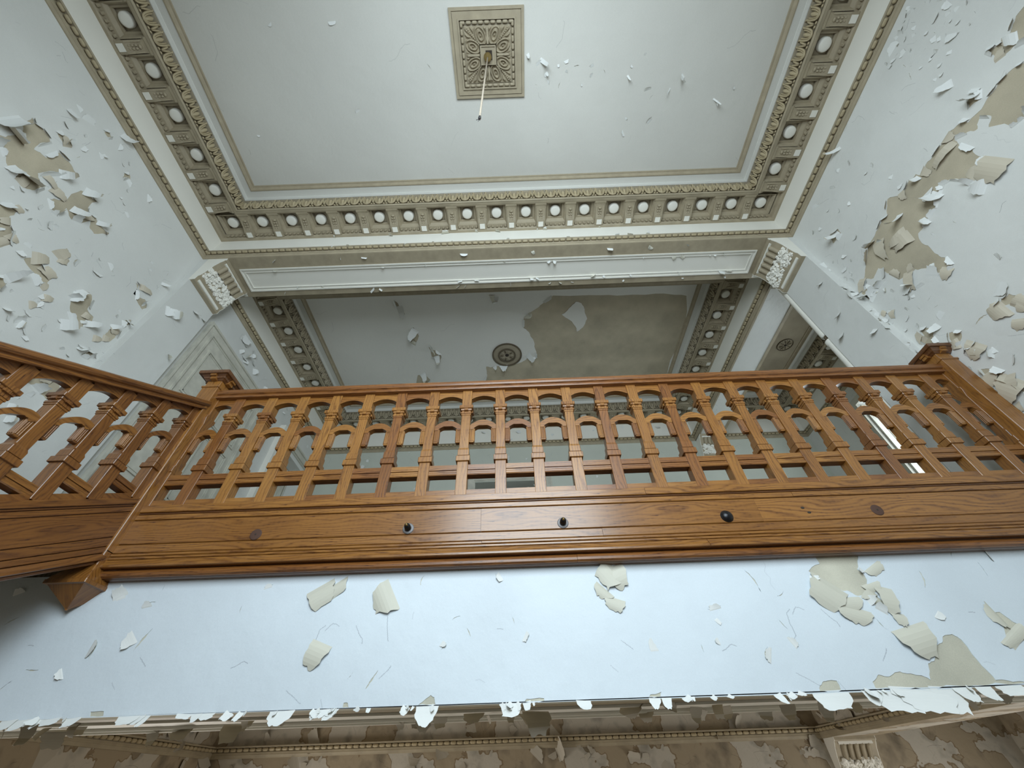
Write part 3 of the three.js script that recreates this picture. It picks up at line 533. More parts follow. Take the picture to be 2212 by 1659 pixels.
const lowLeft = structure('wall_left', 'brown stained lower hall wall meeting the flaking cornice below the stairs', 'wall'); for (const [z0, z1, y0, y1] of [[ZS + 0.02, 4.45, YG, 1.02], [6.75, ZF, YG, 1.02], [4.45, 6.75, -1.2, 1.02], [4.45, 6.75, YG, -3.0]]) part('plaster', box(WL - 0.3, WL, y0, y1, z0, z1), M.grime, lowLeft);
const addedWin3 = structure('window_3', 'added unseen window to brighten the lower hall', 'window'); part('frame', [box(WL - 0.2, WL - 0.1, -3.0, -1.2, 4.45, 4.55), box(WL - 0.2, WL - 0.1, -3.0, -1.2, 6.65, 6.75), box(WL - 0.2, WL - 0.1, -1.3, -1.2, 4.55, 6.65), box(WL - 0.2, WL - 0.1, -3.0, -2.9, 4.55, 6.65)], M.white, addedWin3); part('pane', box(WL - 0.152, WL - 0.148, -2.9, -1.3, 4.55, 6.65), glassMat, addedWin3);  // window added out of view to go with the lower hall fill light
flakesIn(lowLeft, onLeft(WL), [3.4, 7.2, 0.0, 0.8], 30, 52, 0.05, 0.18, 0.9, M.flakedull);
const lowRight = structure('wall_right', 'stained lower hall wall over an opening beneath the torn end of the white wall', 'wall');
part('plaster', [box(WR, WR + 0.3, YB + DY + 0.05, 1.02, ZS + 0.05, ZF), box(WR, RX0, YG, 1.02, ZS + 0.05, PB)], M.grime, lowRight); part('soffit', box(WR, RX0, YB + DY, YB + DY + 0.05, PB, ZF), M.grime, lowRight);
flakesIn(lowRight, onRight(WR), [3.4, 7.2, 0.5, 0.85], 24, 53, 0.05, 0.16, 1.0, M.flakedull);
const lowSide = structure('wall_right', 'dark wall of the lower side room', 'wall'); for (const [z0, z1, y0, y1] of [[ZS, 4.05, YG, 1.02], [6.35, ZF, YG, 1.02], [4.05, 6.35, -1.2, 1.02], [4.05, 6.35, YG, -3.0]]) part('plaster', box(RX1, RX1 + 0.3, y0, y1, z0, z1), M.grime, lowSide);
const addedWin4 = structure('window_4', 'added unseen window to brighten the lower side room', 'window'); part('frame', [box(RX1 + 0.1, RX1 + 0.2, -3.0, -1.2, 4.05, 4.15), box(RX1 + 0.1, RX1 + 0.2, -3.0, -1.2, 6.25, 6.35), box(RX1 + 0.1, RX1 + 0.2, -1.3, -1.2, 4.15, 6.25), box(RX1 + 0.1, RX1 + 0.2, -3.0, -2.9, 4.15, 6.25)], M.white, addedWin4); part('pane', box(RX1 + 0.148, RX1 + 0.152, -2.9, -1.3, 4.15, 6.25), glassMat, addedWin4); flakesIn(lowSide, onRight(RX1), [4.0, 7.2, -0.1, 0.5], 40, 54, 0.08, 0.25, 1.1, M.flakedull);  // unseen window added on the opposite side for the same fill

// ---- upper hall walls
const hallLeft = structure('wall_left', 'upper hall wall holding two tall cream doors', 'wall');
for (const [z0, z1, y0, y1] of [[ZS + 0.02, 5.90, YU, YC], [6.95, ZF + 0.3, YU, YC], [5.90, 6.95, 4.62, YC]]) part('plaster', box(WL - 0.3, WL, y0, y1, z0, z1), M.paint, hallLeft);
flakesIn(hallLeft, onLeft(WL), [3.9, 4.6, 4.95, 5.3], 12, 54, 0.05, 0.14, 1.1); flakesIn(hallLeft, onLeft(WL), [4.6, 7.0, 4.95, 5.3], 8, 55, 0.03, 0.08, 0.7);
const hallFar = structure('wall_far', 'pale upper hall wall with a dark doorway behind the balusters', 'wall');
for (const [x0, x1, y0, y1] of [[WL - 0.3, -0.86, YU, YC], [0.56, RX1 + 0.3, YU, YC], [-0.86, 0.56, 4.54, YC]]) part('plaster', box(x0, x1, y0, y1, ZF, ZF + 0.3), M.hallpaint, hallFar);
flakesIn(hallFar, onFront(ZF), [-3.8, 3.6, 4.3, 5.9], 34, 56, 0.03, 0.1, 0.8);
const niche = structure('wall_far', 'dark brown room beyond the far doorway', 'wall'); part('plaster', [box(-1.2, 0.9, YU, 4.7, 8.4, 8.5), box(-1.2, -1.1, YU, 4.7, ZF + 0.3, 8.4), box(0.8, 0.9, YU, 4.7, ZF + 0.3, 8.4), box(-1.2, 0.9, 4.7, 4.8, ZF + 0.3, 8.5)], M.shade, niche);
const sideBeam = structure('trim_3', 'plain soffit running over the opening to the side room', 'beam', V(4.2, YB, 5.3));
part('beam_core', box(WR + 0.002, RX0, YB + 0.05, YC, PB, ZF), M.white, sideBeam); part('soffit', box(WR, RX0, YB, YB + 0.05, PB, ZF), M.paint, sideBeam);
part('panel_moulding', [box(WR, WR + 0.03, YB - 0.012, YB, PB, ZF), box(RX0 - 0.05, RX0, YB - 0.012, YB, PB, ZF)], M.tan, sideBeam);
const sideRight = structure('wall_right', 'dim side room wall beyond the hall opening', 'wall');
for (const [z0, z1, y0, y1] of [[ZS, 4.40, YU, YC], [5.88, ZF + 0.3, YU, YC], [4.40, 5.88, 5.0, YC], [4.40, 5.88, YU, 1.70]]) part('plaster', box(RX1, RX1 + 0.5, y0, y1, z0, z1), M.paint, sideRight);
const win2 = structure('window_2', 'bright window reveal of the side room seen between the last balusters', 'window');
part('frame', [box(RX1 + 0.38, RX1 + 0.46, 1.70, 5.0, 4.40, 4.48), box(RX1 + 0.38, RX1 + 0.46, 1.70, 5.0, 5.80, 5.88), box(RX1 + 0.38, RX1 + 0.46, 1.70, 1.78, 4.48, 5.80), box(RX1 + 0.38, RX1 + 0.46, 4.92, 5.0, 4.48, 5.80), box(RX1 + 0.39, RX1 + 0.45, 3.5, 3.56, 4.48, 5.80)], M.white, win2);
for (const [c, d] of [[1.78, 3.5], [3.56, 4.92]]) part('pane', box(RX1 + 0.418, RX1 + 0.422, c, d, 4.48, 5.80), glassMat, win2);
for (const [a, b] of [[0.02, 0.12], [0.135, 0.235], [0.25, 0.35]]) part('shutter_leaf', box(RX1 + a, RX1 + b, 1.72, 4.97, 5.845, 5.878), M.cream, win2);
part('architrave', [box(RX1 - 0.04, RX1, YU, 5.12, 4.26, 4.40), box(RX1 - 0.04, RX1, YU, 5.12, 5.88, 6.02), box(RX1 - 0.04, RX1, 5.0, 5.12, 4.40, 5.88)], M.cream, win2);
const sideNear = structure('wall_front', 'end wall of the side room hidden by the pier', 'wall'); part('plaster', box(WR + 0.54, RX1 + 0.3, YU, YC, ZS, PB), M.paint, sideNear);

// =====================================================================================  CORNICES
const TURN = { F: 0, L: Math.PI / 2, R: -Math.PI / 2, N: Math.PI };
function sweep(profile, [x0, x1, z0, z1], sides) {      // profile [offset from wall, height] carried round the room with mitres
  const m = new MB(), at = (o, y) => ({ F: [V(x0 + o, y, z1 - o), V(x1 - o, y, z1 - o)], N: [V(x1 - o, y, z0 + o), V(x0 + o, y, z0 + o)], L: [V(x0 + o, y, z0 + o), V(x0 + o, y, z1 - o)], R: [V(x1 - o, y, z1 - o), V(x1 - o, y, z0 + o)] });
  for (const s of sides) for (let i = 0; i + 1 < profile.length; i++) { const a = at(...profile[i])[s], b = at(...profile[i + 1])[s]; m.quad(a[0], a[1], b[1], b[0]); }
  return m.geo();
}
// pieces, built once in their own axes: x along the wall, y up, z away from the wall
const PIECE = (() => {
  const rg = rng(8), o = {};
  const side = [[0.035, 6.075], [0.035, 5.937], [0.05, 5.930], [0.13, 5.930], [0.15, 5.937], [0.19, 5.958], [0.25, 5.976], [0.31, 5.980], [0.34, 5.976], [0.352, 5.970], [0.375, 5.970], [0.375, 6.075]].map(([p, y]) => [p, y - 6]);
  o.modillion = ready(merge([prism(side, -0.061, 0.061), prism([[0.30, 0.0], [0.352, -0.032], [0.378, -0.034], [0.378, 0.03], [0.30, 0.03]], -0.08, 0.08), prism([[0.14, -0.072], [0.20, -0.046], [0.30, -0.028], [0.30, -0.018], [0.20, -0.036], [0.14, -0.06]], -0.058, -0.042), prism([[0.14, -0.072], [0.20, -0.046], [0.30, -0.028], [0.30, -0.018], [0.20, -0.036], [0.14, -0.06]], 0.042, 0.058)]), 'x', rg);
  o.square = ready(lbox(-0.037, 0.037, -0.076, -0.066, 0.05, 0.124), 'x', rg);
  const bumps = []; for (let i = 0; i < 4; i++) { const z = 0.165 + i * 0.036, y = -0.054 + (z - 0.15) * 0.21; for (const s of i === 3 ? [0] : [-1, 1]) { const g = raw(new THREE.SphereGeometry(1, 8, 5)); g.scale(i === 3 ? 0.024 : 0.014, 0.012, 0.017); g.translate(s * 0.015, y, z); bumps.push(g); } }
  o.carving = ready(merge(bumps), 'x', rg);
  const m = new MB(), ring = (a, p0, p1, y) => [[-a, y, p0], [a, y, p0], [a, y, p1], [-a, y, p1]], lv = [ring(0.154, 0.086, 0.373, -0.020), ring(0.140, 0.098, 0.364, -0.016), ring(0.122, 0.128, 0.350, 0.022), ring(0.122, 0.128, 0.350, 0.034), ring(0.100, 0.142, 0.336, 0.034), ring(0.094, 0.150, 0.328, 0.056), ring(0.154, 0.086, 0.373, 0.072)];
  for (let i = 0; i + 1 < lv.length; i++) for (let j = 0; j < 4; j++) m.quad(lv[i][j], lv[i][(j + 1) % 4], lv[i + 1][(j + 1) % 4], lv[i + 1][j]);
  o.coffer = ready(m.geo(), 'x', rg);
  const d = lathe([[0.0001, -0.012], [0.04, -0.011], [0.062, -0.007], [0.073, 0.002], [0.074, 0.05]], 28); d.translate(0, 0.016, 0.238); o.disc = ready(d, 'x', rg);
  const tips = []; for (let i = 0; i < 5; i++) { const x = (i - 2) * 0.062; for (const [w, y0, z] of [[0.02, -0.052, 0.072], [0.012, -0.040, 0.060]]) { const g = raw(new THREE.CylinderGeometry(w, w * 0.8, 0.035, 8)); g.scale(1, 1, 0.6); g.translate(x, y0 + 0.01, z); tips.push(g); } }
  o.tips = ready(merge(tips), 'x', rg);
  // egg and leaf: lies on the band that leans out from (0.43, 5.965) to (0.485, 6.18)
  const e = [], lean = Math.atan2(0.055, 0.215);
  const egg = raw(new THREE.SphereGeometry(1, 10, 7)); egg.scale(0.024, 0.062, 0.030); e.push(egg);
  const tube = (pts, r, n = 14) => raw(new THREE.TubeGeometry(new THREE.CatmullRomCurve3(pts.map((q) => new THREE.Vector3(...q))), n, r, 5));
  e.push(tube([[-0.056, 0.085, 0], [-0.054, 0.02, 0.010], [-0.036, -0.055, 0.013], [0, -0.078, 0.020], [0.036, -0.055, 0.013], [0.054, 0.02, 0.010], [0.056, 0.085, 0]], 0.0125, 18));
  e.push(tube([[-0.036, 0.07, 0.002], [-0.033, 0.0, 0.010], [-0.018, -0.05, 0.012], [0, -0.058, 0.012], [0.018, -0.05, 0.012], [0.033, 0.0, 0.010], [0.036, 0.07, 0.002]], 0.0078, 14));
  for (const s of [-1, 1]) { const g = raw(new THREE.SphereGeometry(1, 7, 5)); g.scale(0.012, 0.055, 0.024); g.rotateZ(s * 0.16); g.translate(s * 0.076, 0.015, 0.004); e.push(g); const h = raw(new THREE.SphereGeometry(1, 6, 4)); h.scale(0.018, 0.012, 0.012); h.translate(s * 0.07, -0.062, 0.006); e.push(h); const f = raw(new THREE.SphereGeometry(1, 6, 4)); f.scale(0.010, 0.022, 0.012); f.rotateZ(-s * 0.5); f.translate(s * 0.058, 0.085, 0.006); e.push(f); }
  const eg = merge(e); eg.rotateX(lean); eg.translate(0, 0.0725, 0.4515); o.egg = ready(eg, 'x', rg);
  const bead = raw(new THREE.CapsuleGeometry(0.020, 0.038, 3, 8)); bead.rotateZ(Math.PI / 2); o.bead = ready(bead, 'x', rg);
  return o;
})();
function cornice(name, label, rect, dy, sides, o = {}) {
  const [x0, x1, z0, z1] = rect, t = structure(name, label, 'cornice', V((x0 + x1) / 2, 5.4 + dy, (z0 + z1) / 2)), P = (l) => l.map(([a, y]) => [a, y + dy]);
  part('lower_moulding', sweep(P([[0, 5.39], [0.012, 5.392], [0.016, 5.405], [0.022, 5.420], [0.028, 5.422], [0.028, 5.436], [0.034, 5.440], [0.034, 5.452], [0.026, 5.454], [0.024, 5.497], [0.060, 5.498], [0.068, 5.504], [0.068, 5.514], [0.0, 5.522]]), rect, sides), o.low ?? M.tan, t, { axis: 'x' });
  part('frieze', sweep(P([[0.0005, 5.515], [0.0005, 5.935]]), rect, sides), o.frieze ?? M.white, t, { axis: 'x' });
  const wall = (s) => ({ F: [x0, x1], N: [x0, x1], L: [z0, z1], R: [z0, z1] })[s], put = (s, k, off) => ({ F: V(k, 6 + dy, z1), N: V(k, 6 + dy, z0), L: V(x0, 6 + dy, k), R: V(x1, 6 + dy, k) })[s], org = t.position;
  const each = (s, inset, pitch, from, fn) => { const [a, b] = wall(s), lo = a + inset, hi = b - inset, n = Math.max(1, Math.round((hi - lo) / pitch)), q = (hi - lo) / n; for (let i = from; i <= n; i++) { const k = s === 'L' || s === 'R' ? hi - i * q : lo + i * q; if (o.zmin !== undefined && (s === 'L' || s === 'R') && k < o.zmin) continue; fn(k, i, n, q); } };
  // beads of the lower moulding: single pieces where they show, one mesh where they are too small
  const loose = [];
  for (const s of o.beads ?? []) each(s, 0.05, 0.088, 0, (k) => { const p = put(s, k).sub(org), off = new THREE.Vector3(0, -0.524, 0.047).applyAxisAngle(new THREE.Vector3(0, 1, 0), TURN[s]); p.add(off); if (o.singles) local('bead', PIECE.bead, o.bead ?? M.gilt, t, p, TURN[s]); else { const g = PIECE.bead.clone(); g.rotateY(TURN[s]); g.translate(p.x + org.x, p.y + org.y, p.z + org.z); loose.push(g); } });
  if (loose.length) part('bead_row', merge(loose), o.bead ?? M.gilt, t, { axis: 'x', stuff: true });
  if (o.bare) return t;
  part('cornice_bed', sweep(P([[0, 5.93], [0.030, 5.933], [0.044, 5.945], [0.050, 5.962], [0.050, 5.972], [0.085, 5.976], [0.085, 6.075], [0.374, 6.075], [0.374, 5.972], [0.392, 5.966], [0.420, 5.964], [0.428, 5.958], [0.434, 5.962], [0.440, 5.984], [0.408, 5.992], [0.412, 6.075], [0.424, 6.165], [0.470, 6.176], [0.486, 6.185]]), rect, sides), M.tan, t, { axis: 'x' });
  part('fillet', sweep(P([[0.484, 6.178], [0.494, 6.180], [0.496, 6.245], [0.500, 6.252], [0.592, 6.252]]), rect, sides), M.ceil, t, { axis: 'x' });
  part('upper_moulding', sweep(P([[0.590, 6.252], [0.592, 6.246], [0.606, 6.246], [0.612, 6.262], [0.628, 6.282], [0.646, 6.284], [0.650, 6.296], [0.662, 6.302]]), rect, sides), M.tan, t, { axis: 'x' });
  const eggs = [], tips = [];
  for (const s of o.ornate ?? sides) {
    const first = (s === 'L' || s === 'R') ? 1 : 0;      // the corner coffer belongs to the far side
    each(s, 0.255, 0.432, first, (k, i, n, q) => {
      const p = put(s, k).sub(org); local('coffer', PIECE.coffer, M.tan, t, p, TURN[s]); local('disc', PIECE.disc, M.white, t, p, TURN[s]);
      const g = PIECE.tips.clone(); g.rotateY(TURN[s]); g.translate(p.x + org.x, p.y + org.y, p.z + org.z); tips.push(g);
    });
    each(s, 0.255, 0.432, first ? 0 : 0, (k, i, n, q) => {
      if (i === n) return; const b = put(s, (s === 'L' || s === 'R') ? k - q / 2 : k + q / 2).sub(org), mo = local('modillion', PIECE.modillion, M.tan, t, b, TURN[s]);
      local('square', PIECE.square, M.white, mo, new THREE.Vector3()); local('carving', PIECE.carving, M.tan, mo, new THREE.Vector3());
    });
    each(s, 0.52, 0.178, 0, (k) => { const p = put(s, k).sub(org); if (o.singles) local('egg_ornament', PIECE.egg, M.gilt, t, p, TURN[s]); else { const g = PIECE.egg.clone(); g.rotateY(TURN[s]); g.translate(p.x + org.x, p.y + org.y, p.z + org.z); eggs.push(g); } });
  }
  if (eggs.length) part('egg_row', merge(eggs), M.tan, t, { axis: 'x', stuff: true });
  if (tips.length) part('leaf_tips', merge(tips), M.tan, t, { axis: 'x', stuff: true });
  return t;
}
cornice('trim_4', 'cream modillion cornice with white discs round the stairwell ceiling', [WL, WR, ZB, ZS], 0, ['F', 'L', 'R', 'N'], { ornate: ['F', 'L', 'R'], beads: ['F', 'L', 'R'], singles: true, zmin: -0.75 });
{ // chips of paint along the front of the stairwell cornice
  const t = scene.getObjectByName('trim_4'), r = rng(66);
  for (let i = 0; i < 34; i++) { const x = -2.6 + 5.6 * r(), y = [5.55, 5.62, 5.92, 5.53][(r() * 4) | 0], d = 0.02 + 0.04 * r(); part('paint_flake', flake(onFront(ZS), x, y, x + (r() - 0.5) * d, y - d, d * (1 + r()), 0.6 + r(), 0.3 + 0.4 * r(), 6600 + i), M.flake, t); }
}
cornice('trim_5', 'cream cornice around the darker ceiling of the upper hall', [WL, WR, ZH, ZF], 0, ['F', 'L', 'R', 'N'], { ornate: ['F', 'L', 'R'], beads: ['F', 'L', 'R'] });
cornice('trim_6', 'shadowed brown cornice of the side room past the pier', [RX0, RX1, PB, ZF], 0, ['F', 'L', 'R', 'N'], { ornate: ['F', 'R'], beads: ['F', 'R'] });
cornice('trim_7', 'flaking brown bead moulding of the lower hall under the landing', [WL, WR, ZH, ZF], DY, ['F', 'L', 'R'], { bare: true, beads: ['F', 'L', 'R'], low: M.tan, frieze: M.grime });

// ---- capitals: a fluted cove with a band of foliage, the whole depth of the pier
function capital(name, label, at, turn, W) {
  const t = structure(name, label, 'capital', at), prof = [[0, -0.535], [0.05, -0.525], [0.058, -0.515], [0.062, -0.45], [0.085, -0.425], [0.10, -0.39], [0.128, -0.29], [0.150, -0.19], [0.185, -0.11], [0.222, -0.062], [0.228, -0.045], [0.245, -0.042], [0.252, -0.03], [0.252, 0]];
  const put = (name2, g, mat, o) => { g.rotateY(turn); g.translate(at.x, at.y, at.z); return part(name2, g, mat, t, o); };
  put('cove', prism([...prof, [-0.02, 0], [-0.02, -0.535]], -W / 2 + 0.006, W / 2 - 0.006), M.tan, { axis: 'x' });
  put('end_face', prism([...prof, [-0.02, 0], [-0.02, -0.535]], -W / 2, -W / 2 + 0.006), M.white, { axis: 'x' });
  put('end_face', prism([...prof, [-0.02, 0], [-0.02, -0.535]], W / 2 - 0.006, W / 2), M.white, { axis: 'x' });
  for (const [y, p] of [[-0.485, 0.058], [-0.052, 0.215]]) put('raised_bar', lbox(-W / 2 + 0.05, W / 2 - 0.05, y - 0.022, y + 0.018, p - 0.01, p + 0.016), M.white, { axis: 'x' });
  for (let i = 0; i < 5; i++) { const x = (i - 2) * (W - 0.14) / 5, pts = [-0.215, -0.19, -0.15, -0.115, -0.085].map((y) => { let k = prof.findIndex((q) => q[1] > y); const a = prof[k - 1], b = prof[k], u = (y - a[1]) / (b[1] - a[1]); return new THREE.Vector3(x, y, a[0] + (b[0] - a[0]) * u + 0.002); }); const g = raw(new THREE.TubeGeometry(new THREE.CatmullRomCurve3(pts), 10, 0.030, 8)); put('flute', g, M.tan, { axis: 'x' }); const s = raw(new THREE.SphereGeometry(0.0305, 8, 6)); s.translate(pts[4].x, pts[4].y, pts[4].z); put('flute', s, M.tan, { axis: 'x' }); }
  const r = rng(Math.round(at.x * 100 + at.z * 10) + 500), leaf = [];
  const n = Math.round(W / 0.085);
  for (let i = 0; i < n; i++) {                          // acanthus clumps: crumpled lobes
    const x0 = -W / 2 + 0.03 + (i + 0.5) * (W - 0.06) / n;
    for (let k = 0; k < 13; k++) { const q = (k % 4) / 4, y = -0.40 + q * 0.19 + 0.04 * r(), pz = 0.075 + (y + 0.42) * 0.34, g = raw(new THREE.IcosahedronGeometry(1, 1)), p = g.attributes.position; for (let j = 0; j < p.count; j++) { const h = 0.55 + 0.9 * hash(Math.round(p.getX(j) * 50), Math.round(p.getY(j) * 50 + p.getZ(j) * 31), i * 13 + k); p.setXYZ(j, p.getX(j) * h, p.getY(j) * h, p.getZ(j) * h); } g.scale(0.018 + 0.022 * r(), 0.020 + 0.03 * r(), 0.012 + 0.014 * r()); g.rotateZ((r() - 0.5) * 2.2); g.rotateX((r() - 0.5)); g.translate(x0 + (r() - 0.5) * 0.075, y, pz + 0.012 * r()); g.deleteAttribute('normal'); g.computeVertexNormals(); leaf.push(g); }
  }
  for (let i = 0; i < n; i++) put('leaf', merge(leaf.slice(i * 13, i * 13 + 13)), M.white);
  return t;
}
const cz = (ZS + PB) / 2, cw = PB - ZS;
capital('trim_8', 'peeling white and cream fluted capital above the stair head pier', V(PL, YB, cz), Math.PI / 2, cw);
capital('trim_9', 'peeling fluted capital over the flat pier beside the side room', V(PR, YB, cz), -Math.PI / 2, cw);
capital('trim_10', 'shadowed capital behind the pier at the side room opening', V((WR + RX0) / 2, YB, PB), Math.PI, RX0 - WR);
capital('trim_11', 'small fluted capital seen through the balusters on the far wall', V((WR + RX0) / 2, YB, ZF), 0, RX0 - WR);
capital('trim_12', 'dim capital under the lower hall cornice', V((WR + RX0) / 2, YB + DY, ZF), 0, RX0 - WR);

// ---- ceiling medallions
function relief(n, size, fn) {                           // displaced square facing down: local x, z in the plane, fn gives depth
  const m = new MB(), at = (i, j) => { const x = (i / n - 0.5) * size, z = (j / n - 0.5) * size; return [x, -fn(x, z), z]; };
  const g = new THREE.PlaneGeometry(size, size, n, n); g.rotateX(Math.PI / 2); const p = g.attributes.position; for (let i = 0; i < p.count; i++) p.setY(i, -fn(p.getX(i), p.getZ(i))); g.computeVertexNormals(); return raw(g);
}
const rose = thing('ceiling_medallion', 'square plaster ceiling medallion of acanthus scrolls in a beaded frame', 'ceiling medallion', V(-0.15, YC, 0.648));
{
  const w = 0.43, ring = (a, b, y0, y1) => [lbox(-a, a, y0, y1, -a, -b), lbox(-a, a, y0, y1, b, a), lbox(-a, -b, y0, y1, -b, b), lbox(b, a, y0, y1, -b, b)];
  const add = (name, list, mat) => { const g = merge(list); g.translate(rose.position.x, rose.position.y, rose.position.z); return part(name, g, mat, rose, { axis: 'x' }); };
  add('backing', [lbox(-w, w, -0.02, 0.0, -w, w)], M.tan);
  add('frame', [...ring(w, w - 0.03, -0.032, -0.018), ...ring(w - 0.037, 0.335, -0.040, -0.018), ...ring(0.335, 0.319, -0.056, -0.02)], M.tan);
  const beadGeo = ready(new THREE.CapsuleGeometry(0.017, 0.028, 3, 8).rotateZ(Math.PI / 2), 'x');
  for (let i = 0; i < 9; i++) for (const s of [0, 1, 2, 3]) { const k = (i - 4) * 0.0705, v = [[k, -0.296], [0.296, k], [-k, 0.296], [-0.296, -k]][s]; local('bead', beadGeo, M.tan, rose, new THREE.Vector3(v[0], -0.046, v[1]), s % 2 ? Math.PI / 2 : 0); }
  const scroll = (x, z) => {                             // two mirrored scrolled leaves on each side of the square
    let a = Math.abs(x), b = Math.abs(z); const r = Math.max(a, b), s = Math.min(a, b); if (r < 0.1) return 0.01;
    const q = (r - 0.1) / 0.185, t = s / Math.max(0.001, r), cu = 0.078 + 0.02 * q, d = Math.hypot((s - cu * (0.8 + 0.35 * q)) / 0.062, (r - 0.178) / 0.092);
    let h = 0; if (d < 1.25) h = 0.5 + 0.5 * Math.cos(d * Math.PI * 4.4); const ribs = 0.5 + 0.5 * Math.cos(t * 30 + q * 3.5); h = d < 1.25 ? h : ribs * (0.55 + 0.45 * q);
    if (s < 0.012) h = 0.9; if (Math.abs(t - 1) < 0.05) h = 0.35 + 0.5 * (0.5 + 0.5 * Math.cos(r * 380));
    const edge = Math.min(1, (0.268 - r) / 0.025); return 0.016 + 0.034 * h * Math.max(0, edge) + 0.006 * (hash(Math.round(x * 900), Math.round(z * 900), 2) - 0.5) * 0.5;
  };
  const g = relief(150, 0.545, scroll); g.translate(rose.position.x, rose.position.y - 0.014, rose.position.z); part('acanthus_panel', g, M.tan, rose, { axis: 'x' });
  add('centre_box', [...ring(0.092, 0.080, -0.086, -0.02), lbox(-0.08, 0.08, -0.074, -0.02, -0.08, 0.08)], M.tan);
  add('socket_hole', [lbox(-0.030, 0.046, -0.078, -0.05, -0.046, 0.046)], M.dark);
}
const rod = thing('pendant_rod', 'long thin bare pendant rod with cut wires hanging from the square medallion', 'pendant rod', V(-0.158, 6.19, 0.66));
{
  const at = rod.position, ball = lathe([[0.0001, 0.045], [0.03, 0.04], [0.046, 0.012], [0.047, -0.012], [0.036, -0.04], [0.016, -0.055], [0.0085, -0.07]], 20); ball.translate(at.x, at.y, at.z); part('ball', ball, M.brass, rod);
  const stem = lathe([[0.0078, 0.1], [0.0078, -2.97]], 12); stem.translate(at.x, at.y, at.z); part('stem', stem, std(0.33, 0.275, 0.21, { roughness: 0.5, map: GILT_MAP }), rod);
  const end = lathe([[0.0001, -2.955], [0.0098, -2.958], [0.0098, -3.005], [0.005, -3.012]], 12); end.translate(at.x, at.y, at.z); part('end_cap', end, M.iron, rod);
  const r = rng(4); for (let i = 0; i < 6; i++) { const q = [new THREE.Vector3(at.x + 0.004 * (r() - 0.5), at.y - 2.99, at.z), new THREE.Vector3(at.x + 0.016 * (r() - 0.5), at.y - 3.02, at.z + 0.012 * (r() - 0.5)), new THREE.Vector3(at.x + 0.04 * (r() - 0.6), at.y - 3.03 - 0.012 * r(), at.z + 0.02 * (r() - 0.5))]; part('wire', raw(new THREE.TubeGeometry(new THREE.CatmullRomCurve3(q), 6, 0.0014, 5)), i === 2 ? M.copper : M.iron, rod); }
}
const rose2 = thing('ceiling_medallion', 'round dark ringed medallion on the half peeled upper hall ceiling', 'ceiling medallion', V(-0.10, YC, 5.43));
{
  const a = rose2.position, turn = (pts, n) => { const g = lathe(pts, n); g.translate(a.x, a.y, a.z); return g; };
  part('rim', turn([[0.30, 0], [0.302, -0.02], [0.285, -0.026], [0.278, -0.012], [0.275, -0.004]], 48), M.shade, rose2); part('dish', turn([[0.278, -0.004], [0.24, -0.016], [0.175, -0.018], [0.172, -0.03]], 48), M.dullplaster, rose2);
  part('inner_ring', turn([[0.176, -0.012], [0.178, -0.036], [0.158, -0.042], [0.152, -0.03]], 40), M.shade, rose2); part('ornament_plate', turn([[0.155, -0.02], [0.10, -0.034], [0.04, -0.026], [0.036, -0.01]], 40), M.dullplaster, rose2);
  for (let i = 0; i < 10; i++) { const t = i / 10 * 6.283, g = raw(new THREE.SphereGeometry(1, 8, 5)); g.scale(0.036, 0.012, 0.018); g.rotateY(-t); g.translate(a.x + Math.cos(t) * 0.10, a.y - 0.034, a.z + Math.sin(t) * 0.10); part('leaf', g, i % 2 ? M.shade : M.dullplaster, rose2); }
  part('socket_hole', turn([[0.0001, -0.028], [0.034, -0.028], [0.034, 0]], 20), M.dark, rose2);
}
const rose3 = thing('ceiling_medallion', 'small round shell fluted medallion on the dim side room ceiling', 'ceiling medallion', V(5.56, YC, 5.44));
{
  const a = rose3.position, turn = (pts, n) => { const g = lathe(pts, n); g.translate(a.x, a.y, a.z); return g; };
  part('rim', turn([[0.155, 0], [0.157, -0.016], [0.146, -0.02], [0.142, -0.004]], 36), M.shade, rose3); part('dish', turn([[0.144, -0.004], [0.08, -0.012], [0.0001, -0.02]], 36), M.tan, rose3);
  for (let i = 0; i < 16; i++) { const t = i / 16 * 6.283, g = raw(new THREE.SphereGeometry(1, 7, 4)); g.scale(0.055, 0.01, 0.009); g.rotateY(-t); g.translate(a.x + Math.cos(t) * 0.078, a.y - 0.016, a.z + Math.sin(t) * 0.078); part('flute', g, i % 2 ? M.shade : M.tan, rose3); }
  part('socket_hole', turn([[0.0001, -0.034], [0.022, -0.03], [0.024, 0]], 16), M.dark, rose3);
}

